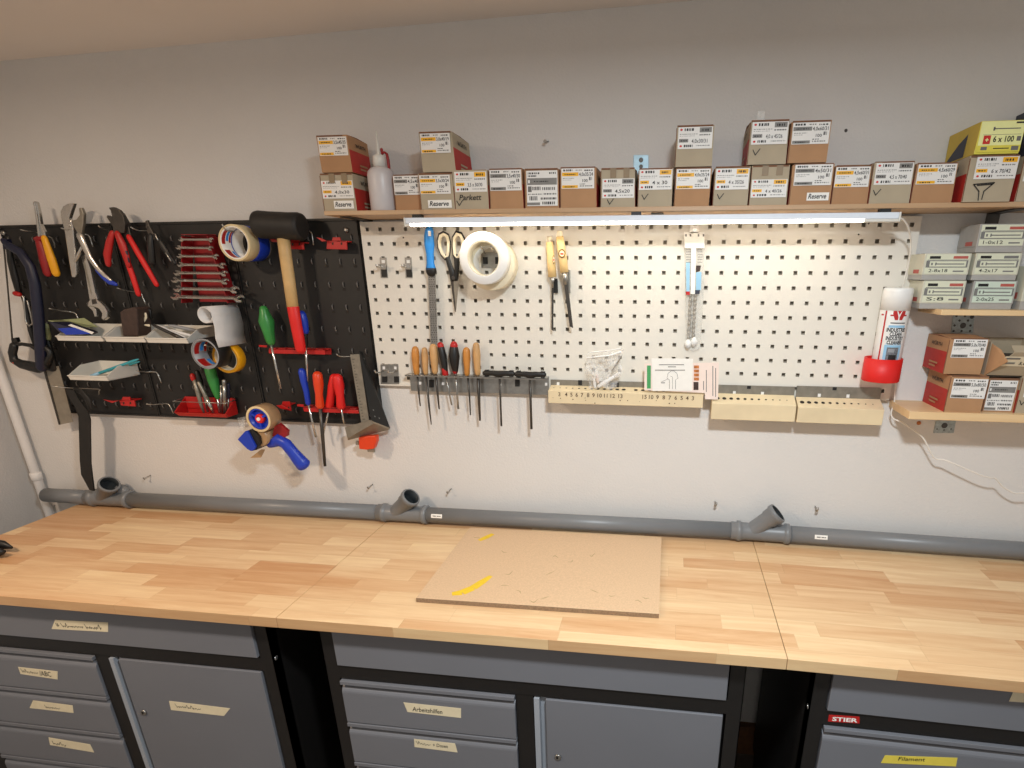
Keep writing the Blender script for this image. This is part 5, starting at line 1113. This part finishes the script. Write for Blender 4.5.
# ---- chisels
def chisel(label, h, bl, y, badge, wb):
    t = thing('chisel', label, 'chisel', P(bl[-1][0], bl[-1][1], y), 'chisels on the white pegboard')
    m = MB(); m.tp(h, y, 0, n=14, flat=.7, round_ends=False); m.build('handle', 'handle_pale', t)
    m = MB(); u, v, r_ = h[0]; m.tp([(u, v-5.5, r_*.72), (u, v-3, r_*.8), (u+.05, v+1, r_*.95)], y, 0, n=12, flat=.7, round_ends=False); m.build('striking_ring', 'cream', t)
    m = MB(); m.xp(bl_poly(bl, wb), y-.001, .004); m.build('blade', 'dark_steel', t, bevel=.0006)
    m = MB(); u, v, r_ = h[-1]; m.tp([(u+.2, v+.5, r_*.8), (bl[0][0], bl[0][1], wb*1.2), (bl[0][0]+.2, bl[0][1]+6, wb*.9)], y, 0, n=10, flat=.7, round_ends=False); m.build('ferrule', 'steel', t)
    m = MB(); o = P(badge[0], badge[1], y-.0125); r0 = .0095
    for q0, q1, mm in ((1.0, .8, 0), (.8, .7, 1)):
        for k in range(16):
            a0, a1 = k*math.pi/8, (k+1)*math.pi/8; f = lambda r_, a: o+V((r0*r_*math.cos(a)*badge[2], .0035*(r_*math.cos(a))**2*0, 1.15*r0*r_*math.sin(a))); m.face([f(q1, a0), f(q0, a0), f(q0, a1), f(q1, a1)], mm)
    m.face([o+V((.0066*badge[2]*math.cos(k*math.pi/6), 0, .0076*math.sin(k*math.pi/6))) for k in range(12)], 2); m.box(o.x-.0042*badge[2], o.x+.0042*badge[2], o.y-.0004, o.y, o.z-.003, o.z+.001, 3)
    m.build('badge', ['ink', 'yellow_plastic', 'cream', 'orange_plastic'], t); return t
def bl_poly(bl, w):
    (u0, v0), (u1, v1) = bl; return [(u0-w, v0), (u0+w, v0), (u1+w*.9, v1), (u1-w*.9, v1-1.5)]
chisel('left chisel with pale wooden handle and very thin blade', [(549.5, 242, 3.6), (550, 249, 3.9), (551.3, 262, 4.2), (552.4, 277, 4.4)], [(552.5, 282), (552.3, 331)], -.026, (553.8, 259.5, .35), 1.0)
chisel('right chisel with pale wooden handle, round badge and wider dark blade', [(559.7, 236.5, 3.8), (560.8, 246, 4.4), (563, 259, 4.3), (564.4, 272.5, 4.2)], [(565.2, 279), (571.3, 328)], -.036, (561.9, 253.5, 1.0), 1.9)
t = tool('magnet_clip', 'dark clip plates holding the two chisels', 'clip', 559, 292, -.001)
m = MB(); m.xp([(553, 279), (557, 278.5), (557.5, 293), (553.3, 293)], -.012, .01); m.xp([(566, 270), (569.3, 270), (569.8, 293), (566.3, 293)], -.018, .016, 1); m.build('clip', ['black_plastic', 'steel'], t, bevel=.0006)
# ---- blister pack with long drill bits
t = tool('drill_pack', 'clear hanging pack with two long masonry drill bits on the white pegboard', 'drill bit pack', 694, 350, -.01)
m = MB(); m.xp([(684, 239), (705.5, 239), (704, 290), (701, 347), (698, 350), (689, 350.5), (686.3, 347), (685.5, 290)], -.016, .013); m.build('blister', 'clear_pack', t, bevel=.003)
m = MB(); m.xp([(684, 232), (704.5, 232), (704.5, 248), (684.5, 248)], -.0185, .002, 0); m.xp([(690, 225.5), (698.5, 225.5), (698.5, 233), (690, 233)], -.0185, .002, 0); m.xp([(693.2, 227.5), (696, 227.5), (696, 232), (693.2, 232)], -.0188, .001, 1)
for k in range(6): m.xp([(686, 249+k*2.6), (691, 249+k*2.6), (691, 249.5+k*2.6), (686, 249.5+k*2.6)], -.0166, .0004, 2); m.xp([(697.5, 249+k*2.6), (702.5, 249+k*2.6), (702.5, 249.5+k*2.6), (697.5, 249.5+k*2.6)], -.0166, .0004, 2)
for u in (686, 690.5, 698.5, 703.5): m.xp([(u-.8, 234), (u+.8, 234), (u+.8, 236.5), (u-.8, 236.5)], -.0187, .0004, 2)
m.xp([(686, 262), (690, 262), (689.5, 292), (686.3, 292)], -.0164, .0004, 3); m.xp([(696, 272), (701.5, 272), (701, 290), (696, 290)], -.0164, .0004, 3); m.xp([(696, 265.5), (701, 265.5), (700, 271), (696, 272.5)], -.0166, .0004, 4); m.xp([(685.5, 291.5), (689.8, 291.5), (689.8, 295), (686, 295)], -.0168, .0004, 5); m.xp([(695, 290), (700, 290), (699.5, 294), (695, 294)], -.0168, .0004, 6); m.xp([(691.3, 246), (696, 246), (695, 294), (690.6, 294)], -.0166, .0004, 0)
m.build('card', ['paper', 'steel', 'ink_soft', 'can_blue', 'leather', 'red_plastic', 'box_navy'], t)
for a, b in (((690.6, 294), (688.6, 341)), ((695.5, 294), (693, 339))):
    m = MB(); A, B = P(a[0], a[1], -.010), P(b[0], b[1], -.010); n_ = 40; pts = []
    m.tube([A+(B-A)*(i/n_) for i in range(n_+1)], [.0042+.0012*math.sin(i*1.57) for i in range(n_+1)], n=8); m.build('drill_bit', 'dull_steel', t)
for u, v in ((688, 344.5), (694, 342.3)):
    m = MB(); o = P(u, v, -.012); m.lathe(o+V((0, 0, .014)), (0, 0, -1), [(.004, 0), (.0095, .010), (.0085, .018), (.002, .026)], n=10); m.build('drill_head', 'tape_white', t)
# ---- steel tool rail with handles
t = tool('steel_tool_rail', 'steel angle rail with slots holding files and screwdrivers below the white pegboard', 'rail', 470, 390, -.02)
yr = -.036; a, b = P(404.5, 374.5, yr), P(546.5, 378.7, yr); z0 = (a.z+b.z)/2
m = MB(); m.box(a.x, b.x, yr, -.001, z0-.0018, z0); lowz = P(470, 392.5, -.001).z
m.box(a.x, b.x, -.0035, -.0015, lowz, z0); m.box(a.x, b.x, yr, yr+.0018, z0-.005, z0)
m.build('rail', 'steel', t, bevel=.0005)
m = MB()
for u, v in ((431, 384), (517, 383)): m.xp([(u-2, v-4), (u+2.4, v-4), (u+2.4, v+3.5), (u-2, v+3.5)], -.007, .004, 0)
for u, v in ((420, 383), (443, 383.5), (500, 384), (546, 384)): m.xp([(u-1.2, v-1.2), (u+1.2, v-1.2), (u+1.2, v+1.6), (u-1.2, v+1.6)], -.0042, .001, 1)
m.build('peg', ['black_plastic', 'tape_white'], t)
yt = -.022; GF = 'handled tools in the steel rail'
def rtool(label, cat, name, h, sp, hm, sm='dark_steel', y=yt, extra=None): return driver(label, h, sp, hm, sm, y, extra, name, cat, GF)
rtool('file with amber wooden handle, leftmost in the steel rail', 'file', 'file', [(415.3, 349.5, 3.4), (415.5, 357, 3.9), (416, 366, 3.3), (416.7, 372.5, 2.9)], [(417.2, 374, .9), (418.7, 392, .9), (420.3, 406, .6)], 'handle_amber')
rtool('file with slim pale handle, second from the left in the steel rail', 'file', 'file', [(424.5, 350, 2.8), (425, 358, 3.2), (425.3, 366, 2.8), (425.7, 372.5, 2.5)], [(426, 374, 1.0), (429, 405, 1.0), (431.3, 424.5, .5)], 'handle_wood')
rtool('file with broad pale wooden handle directly below the rasp blade', 'file', 'file', [(433.4, 347.5, 3.9), (434, 356, 4.0), (434.6, 364, 3.5), (435, 371.5, 2.9)], [(435.5, 373, 1.2), (437.5, 392, 1.1), (439.2, 409, .7)], 'handle_wood')
def band_(u0, v0, u1, v1, r_, mat, nm, y):
    def f(t):
        m = MB(); m.tp([(u0, v0, r_), (u1, v1, r_)], y); m.build(nm, mat, t)
    return f
def two(*fs):
    def f(t):
        for q in fs: q(t)
    return f
rtool('slim black screwdriver with red ends, leaning, in the steel rail', 'screwdriver', 'screwdriver', [(441, 347.5, 3.3), (443, 356, 3.7), (444.7, 366, 3.0), (445.3, 374, 2.8)], [(446, 376, .8), (449, 392, .8), (451.7, 405, .8)], 'black_plastic', 'steel', extra=two(band_(440.4, 345, 441, 347, 3.1, 'red_plastic', 'end_cap', yt), band_(444.6, 368.5, 445.5, 374.5, 3.0, 'red_plastic', 'collar', yt)))
rtool('thick black screwdriver with red ends standing upright in the steel rail', 'screwdriver', 'screwdriver', [(454, 347.5, 4.0), (454.3, 356, 5.2), (454.8, 365, 4.0), (455.3, 371.5, 2.6)], [(455.6, 373, 1.0), (457, 392, 1.0), (458.3, 409, 1.1)], 'black_plastic', 'steel', extra=two(band_(454, 344.8, 454, 347.3, 3.7, 'red_plastic', 'end_cap', yt), band_(455, 367.5, 455.2, 371.5, 2.7, 'red_plastic', 'collar', yt)))
rtool('file with short golden wooden handle between the thick black screwdriver and the tallest handle', 'file', 'file', [(466.5, 350.5, 3.5), (466.7, 358, 3.7), (466.9, 366, 3.0), (467.1, 373.5, 2.7)], [(467.7, 375, .9), (469.5, 397, .9), (470.5, 415, .6)], 'handle_amber')
rtool('file with the tallest wooden handle and a thick dark blade', 'file', 'file', [(476.2, 345.5, 3.2), (476.8, 355, 3.7), (477.2, 366, 3.2), (477.7, 373, 2.9)], [(478, 375, 1.5), (478.8, 395, 1.5), (480, 420.5, 1.0)], 'handle_wood')
def thandle(label, u0, u1, v, us, ue, ve, w, cut):
    y = -.03; t = thing('t_handle_key', label, 'hex key', P(ue, ve, y), 'T-handled keys in the steel rail'); m = MB()
    m.tp([(u0, v+.2, 2.6), ((u0+u1)/2-6, v, 2.8), ((u0+u1)/2, v+1.2, 3.6), ((u0+u1)/2+6, v+.3, 2.8), (u1, v+.6, 2.6)], y, n=10, flat=.8)
    m.xp([(u0-.5, v-3), (u0+4, v-3.2), (u0+4, v+3.6), (u0-.5, v+3.6)], y-.004, .008); m.xp([(u1-3.5, v-2.6), (u1+.8, v-2.4), (u1+.8, v+4), (u1-3.5, v+4)], y-.004, .008)
    m.build('handle', 'black_plastic', t, bevel=.0015); m = MB(); m.tp([(us, v+3, w), ((us+ue)/2, (v+ve)/2, w), (ue, ve, w)], y, n=6, round_ends=False); m.build('shaft', 'dark_steel', t)
thandle('T-handled key with short black grip, left one of the pair in the steel rail', 484.8, 512.5, 373, 499.5, 501.4, 426, 1.0, 1)
thandle('T-handled key with longer black grip, right one of the pair in the steel rail', 516.5, 544, 374, 529.8, 531.5, 429, 1.3, 0)
# ---- wooden drill stands
def hole_row(m, us, vs, rs, y_c, z):
    for u, v, r_ in zip(us, vs, rs):
        o = P(u, v, y_c); m.face([(o.x+r_*math.cos(k*math.pi/6), y_c+r_*math.sin(k*math.pi/6), z) for k in range(12)], 1)
def drill_stand(label, tl, tr, bl_, y, back_v, mat, holes, numbers=None, rise=.02):
    """block whose front top edge runs tl-tr, bottom at bl_v"""
    a, b = P(tl[0], tl[1], y), P(tr[0], tr[1], y); zt_ = (a.z+b.z)/2; zb2 = P(bl_[0], bl_[1], y).z; t = thing('drill_stand', label, 'drill stand', ((a.x+b.x)/2, y/2, zb2))
    m = MB(); m.hexa([(a.x, y, zb2), (b.x, y, zb2), (b.x, -.006, zb2), (a.x, -.006, zb2), (a.x, y, zt_), (b.x, y, zt_), (b.x, -.006, zt_+rise), (a.x, -.006, zt_+rise)]); o = m.build('block', [mat], t, bevel=.0012)
    m = MB(); n = len(holes)
    for q, r_ in holes: 
        x = a.x+(b.x-a.x)*q; yc = y*.58; zs = lambda yy: zt_+rise*(yy-y)/(-.006-y)+.0006; m.face([(x+r_*math.cos(k*math.pi/6), yc+r_*math.sin(k*math.pi/6), zs(yc+r_*math.sin(k*math.pi/6))) for k in range(12)], 0)
    m.build('drill_holes', 'hole_dark', t)
    bk = P(tl[0], back_v, -.004).z; m = MB(); m.box(a.x, b.x, -.005, -.0025, zb2+.004, max(bk, zt_+rise+.006), 0)
    for q in ((.28, .62) if numbers is None else (.05, .35)):
        x = a.x+(b.x-a.x)*q; m.box(x-.004, x+.004, -.0056, -.005, (zt_+bk)/2-.004, (zt_+bk)/2+.005, 1)
    x = a.x+(b.x-a.x)*(.45 if numbers is None else .2); m.box(x-.006, x+.005, -.009, -.005, bk-.013, bk+.001, 2) if numbers else m.box(x-.005, x+.005, -.007, -.005, bk-.009, bk-.001, 2)
    if numbers: 
        x = a.x+(b.x-a.x)*.43; m.box(x-.011, x+.011, -.010, -.005, bk-.020, bk-.004, 2)
    m.build('back_plate', ['dull_steel', 'tape_white', 'ink'], t)
    if numbers:
        m = MB(); H = zt_-zb2
        for q, s in numbers: x = a.x+(b.x-a.x)*q; m.text(s, (x, y-.0006, zt_-H*.42), (1, 0, 0), (0, 0, 1), H*.30, 0, bold=.01, align='c')
        rr = random.Random(3)
        for k in range(12): x = a.x+(b.x-a.x)*rr.uniform(.02, .98); z = zb2+H*rr.uniform(.1, .5); s = rr.uniform(.0008, .002); m.face([(x+s*math.cos(k2*math.pi/3), y-.0005, z+s*math.sin(k2*math.pi/3)) for k2 in range(6)], 0)
        m.build('pen_numbers', 'ink_pen', t)
    return t
mk('ink_pen', (84, 60, 40), .7)
hl = [(.03+.042*k, .0016+.0004*k) for k in range(12)]+[(.57+.045*k, .0058-.0004*k) for k in range(10)]
nums = [(.075, '3'), (.12, '4'), (.155, '5'), (.19, '6'), (.225, '7'), (.265, '8'), (.30, '9'), (.34, '10'), (.38, '11'), (.425, '12'), (.475, '13'), (.63, '15'), (.672, '10'), (.712, '9'), (.752, '8'), (.79, '7'), (.828, '6'), (.865, '5'), (.90, '4'), (.935, '3')]
drill_stand('long wooden drill stand with handwritten numbers below the white pegboard', (548, 389.5), (703.5, 396), (625, 405.5), -.046, 379.5, 'rail_wood', hl, nums, rise=.009)
drill_stand('left one of the two plain wooden drill stands at the right below the pegboard', (712, 402.5), (796.5, 406.5), (755, 420.7), -.052, 384.5, 'rail_wood', [(.07+.083*k, .0062-.00046*k) for k in range(11)])
drill_stand('right one of the two plain wooden drill stands, under the red can holder', (798.3, 406.8), (884.5, 410.5), (840, 424), -.052, 385.8, 'rail_wood', [(.06+.083*k, .0062-.00046*k) for k in range(11)])
# ---- clear bag with dowels
t = tool('clear_bag', 'crumpled clear plastic bag with small parts standing on the numbered drill stand', 'bag', 603, 389, -.04)
m = MB(); nx, nz = 12, 12; rr = random.Random(11); g = []
for j in range(nz+1):
    s = j/nz
    for i in range(nx+1):
        w = i/nx; u = (588+s*-3)+(30+s*8)*w+1.5*math.sin(s*9+w*4); v = 388.5-s*(33+5*w)+1.2*math.sin(w*11+s*5); g.append(P(u, v, -.036+.008*math.sin(w*9+s*7)+.006*rr.uniform(-1, 1)-.012*math.sin(math.pi*w)*(1-s)))
m.mesh(g, [(j*(nx+1)+i, j*(nx+1)+i+1, (j+1)*(nx+1)+i+1, (j+1)*(nx+1)+i) for j in range(nz) for i in range(nx)], 0, False); m.mesh([q+V((0, .016, 0)) for q in g], [(j*(nx+1)+i, (j+1)*(nx+1)+i, (j+1)*(nx+1)+i+1, j*(nx+1)+i+1) for j in range(nz) for i in range(nx)], 0, False)
m.build('film', 'clear_bag', t)
m = MB(); m.tp([(587, 357.8, .7), (600, 356.6, .8), (612, 355, .8), (621, 352, .8)], -.042); m.tp([(589, 352.5, .5), (605, 351, .6), (621, 348.5, .6)], -.04); m.build('zip_seal', 'tape_white', t)
for lab, p0, p1, mt, nm in (('white wall plug lying slanted in the clear bag', (599, 386, 2.0), (619, 373.5, 1.7), 'tape_white', 'wall_plug'), ('white wall plug upright at the left in the clear bag', (595, 387, 1.5), (594, 379, 1.4), 'tape_white', 'wall_plug'), ('salmon wall plug in the clear bag', (598, 382, 1.5), (597, 375, 1.5), 'paper_pink', 'wall_plug'), ('grey screw in the clear bag', (612, 371, .8), (621, 357, .7), 'dull_steel', 'screw')):
    m = MB(); m.tp([p0, ((p0[0]+p1[0])/2, (p0[1]+p1[1])/2, p0[2]*1.1), p1], -.032, n=8); tag(m.build(nm, mt), lab, 'wall plug' if nm != 'screw' else 'screw', 'small parts in the clear bag')
# ---- cards behind the numbered stand
t = tool('booklet', 'pink card with green strip and small pictures standing behind the white leaflet', 'card', 680, 400, -.03)
m = MB(); y = -.051; q = [(644.5, 363.5), (719, 362.5), (718, 399.6), (705, 399.2), (704.8, 393), (644.3, 390.2)]; m.xp(q, -.048, .001, 0); R = lambda a, b, c, d, mm: m.xp([(a, b), (c, b), (c, d), (a, d)], -.0485, .0004, mm)
R(647, 365.5, 650.8, 388.5, 1)
for k in range(4): R(694, 365.5+k*4, 699, 368.5+k*4, 2)
R(693.5, 382, 698.5, 390, 3)
for u, v0, v1 in ((703.2, 381, 390), (706, 370, 392), (712.5, 366, 396), (715.3, 368, 397)): R(u, v0, u+.7, v1, 4)
m.build('card', ['paper_pink', 'sticker_green', 'brown_print', 'leather', 'ink_soft'], t)
t = tool('leaflet', 'white leaflet with a line drawing standing on the numbered drill stand', 'leaflet', 672, 391, -.06)
m = MB(); m.xp([(651.5, 358.2), (693, 358.8), (692, 390.8), (652.5, 391)], -.050, .001, 0)
for a, b, c in ((659, 684, 364.4), (668, 676, 366.5), (655, 685, 369.8)): m.xp([(a, c), (b, c), (b, c+.7), (a, c+.7)], -.0504, .0003, 1)
pts = [(669.5, 389), (669.5, 380), (667, 378), (668, 373.5), (671, 371), (674, 371), (677, 373.5), (678, 378), (675.5, 380), (675.5, 389)]
m.tube([P(u, v, -.0504) for u, v in pts], .0005, 1, n=5); m.tube([P(u, v, -.0504) for u, v in ((672.5, 389), (672.5, 377), (670.5, 376))], .0004, 1, n=5); m.tube([P(u, v, -.0504) for u, v in ((661, 382), (668, 379))], .0004, 1, n=5); m.xp([(661, 382.5), (665, 382.5), (665, 383.2), (661, 383.2)], -.0504, .0003, 1)
m.build('sheet', ['paper', 'ink_soft'], t)
# ---- spray can and holder
yc = -.048; top, bot = P(898.3, 287.5, yc), P(887, 362, yc); zt_ = top.z; xb = (top.x+P(884.5, 372, yc).x)/2
t = thing('spray_can', 'white spray can with red emblem standing in the red holder', 'spray can', (xb, yc, bot.z-.03)); Rc = 14.6*scl(895, 320, yc); zb_ = P(880, 383.5, -.10).z+.008
Hc = zt_-zb_; m = MB(); m.lathe((xb, yc, zb_), (0, 0, 1), [(Rc*.92, 0), (Rc, .004), (Rc, Hc-.055), (Rc*1.0, Hc-.054)], n=40); m.build('can', 'tape_white', t)
m = MB(); m.lathe((xb, yc, zt_-.054), (0, 0, 1), [(Rc*1.02, 0), (Rc*1.02, .046), (Rc*.98, .052), (Rc*.9, .054)], n=40); m.build('cap', 'tape_white', t)
vd = math.atan2(CAM.x-xb, -(CAM.y-yc)); a0 = -math.pi/2+vd*.9    # the printed front looks towards the room's middle
def cyl(x, z, lift=.0004): a = a0+x/Rc; return V((xb+(Rc+lift)*math.cos(a), yc+(Rc+lift)*math.sin(a), z))
def patch(m, x0, x1, z0, z1, mm, lift=.0004):
    n = max(1, int((x1-x0)/.004))
    for i in range(n): p, q = x0+(x1-x0)*i/n, x0+(x1-x0)*(i+1)/n; m.face([cyl(p, z0, lift), cyl(q, z0, lift), cyl(q, z1, lift), cyl(p, z1, lift)], mm)
def poly(m, uv, mm, lift): m.face([cyl(x, z, lift) for x, z in uv], mm)
m = MB(); Z = lambda v: P(893, v, yc-Rc).z
sx = -.018; patch(m, sx-.004, sx, zb_+.01, Z(311), 0); patch(m, -.034, -.026, Z(316), Z(314.5), 0)
zc = Z(315.5); cx = .011
for s in (-1, 1): patch(m, cx+(.012 if s > 0 else -.020), cx+(.020 if s > 0 else -.012), zc-.0018, zc+.0018, 0)
for s in (-1, 1): poly(m, [(cx+s*.0145, zc+.011), (cx+s*.0145, zc+.004), (cx+s*.0085, zc-.011), (cx+s*.0015, zc-.011), (cx+s*.0015, zc-.004), (cx+s*.0065, zc+.011)][::s], 0, .0006)
poly(m, [(cx-.0045, zc+.011), (cx, zc+.002), (cx+.0045, zc+.011)], 0, .0006)
patch(m, -.006, .030, Z(323.6), Z(322.6), 3); patch(m, -.009, .031, Z(327.8), Z(325.4), 1); patch(m, -.009, .031, Z(344.6), Z(343.9), 1)
for k, s in enumerate(('INDUSTRIE', 'CLEAN', 'INDUSTRY', 'CLEANER')):
    z = Z(331.8+k*4.2); m.text(s, (0, 0, 0), (1, 0, 0), (0, 0, 1), .0088, 3, width=[.046, .029, .043, .036][k], bold=.035, align='c', fn=lambda x, y, z=z: cyl(.011+x, z+y, .0006))
patch(m, -.011, .030, zb_+.02, Z(345.2), 1, .0005); patch(m, -.004, .024, zb_+.03, Z(347.5), 4, .0006); patch(m, -.001, .014, Z(352.5), Z(349), 2, .0007); patch(m, .002, .020, zb_+.03, Z(355), 3, .0007)
m.build('print', ['red_plastic', 'can_blue', 'grey_plastic', 'ink', 'photo_grey'], t)
t = thing('can_holder', 'bright red cup holder carrying the spray can at the right edge of the white pegboard', 'holder', (xb-.008, -.05, P(880, 384, -.09).z))
yh = -.054; Rh = 18.9*scl(882, 370, yh); xh = P(881.6, 370, yh).x; z0 = P(880, 383.5, yh-Rh).z; z1 = P(880, 360, yh-Rh).z
m = MB(); m.lathe((xh, yh, z0), (0, 0, 1), [(Rh*.97, 0), (Rh, .002), (Rh, z1-z0), (Rh-.003, z1-z0), (Rh-.003, .004), (.002, .003)], n=44); m.box(xh-.02, xh+.02, -.010, -.0005, z0+.01, z1-.01); m.build('cup', 'red_bright', t)
# ================================================================== light
def area(name, loc, size, energy, col, rot=(0, 0, 0), shape='DISK', sy=None, spread=None):
    l = bpy.data.lights.new(name, 'AREA'); l.shape = shape; l.size = size; l.energy = energy; l.color = col
    if sy: l.size_y = sy
    if spread: l.spread = spread
    o = bpy.data.objects.new(name, l); COL.objects.link(o); o.location = loc; o.rotation_euler = rot; return o
area('ceiling_lamp', (1.0, -1.32, 2.14), .16, 31, (.87, .95, 1.0))
area('ceiling_lamp', (-.72, -1.32, 2.12), .16, 18, (1.0, .76, .55))
w = bpy.data.worlds.new('world'); SC.world = w; w.use_nodes = True; bg = w.node_tree.nodes['Background']; bg.inputs[0].default_value = (1.0, .94, .88, 1); bg.inputs[1].default_value = .45
SC.view_settings.view_transform = 'Standard'; SC.view_settings.look = 'None'; SC.view_settings.exposure = 0; SC.view_settings.gamma = 1
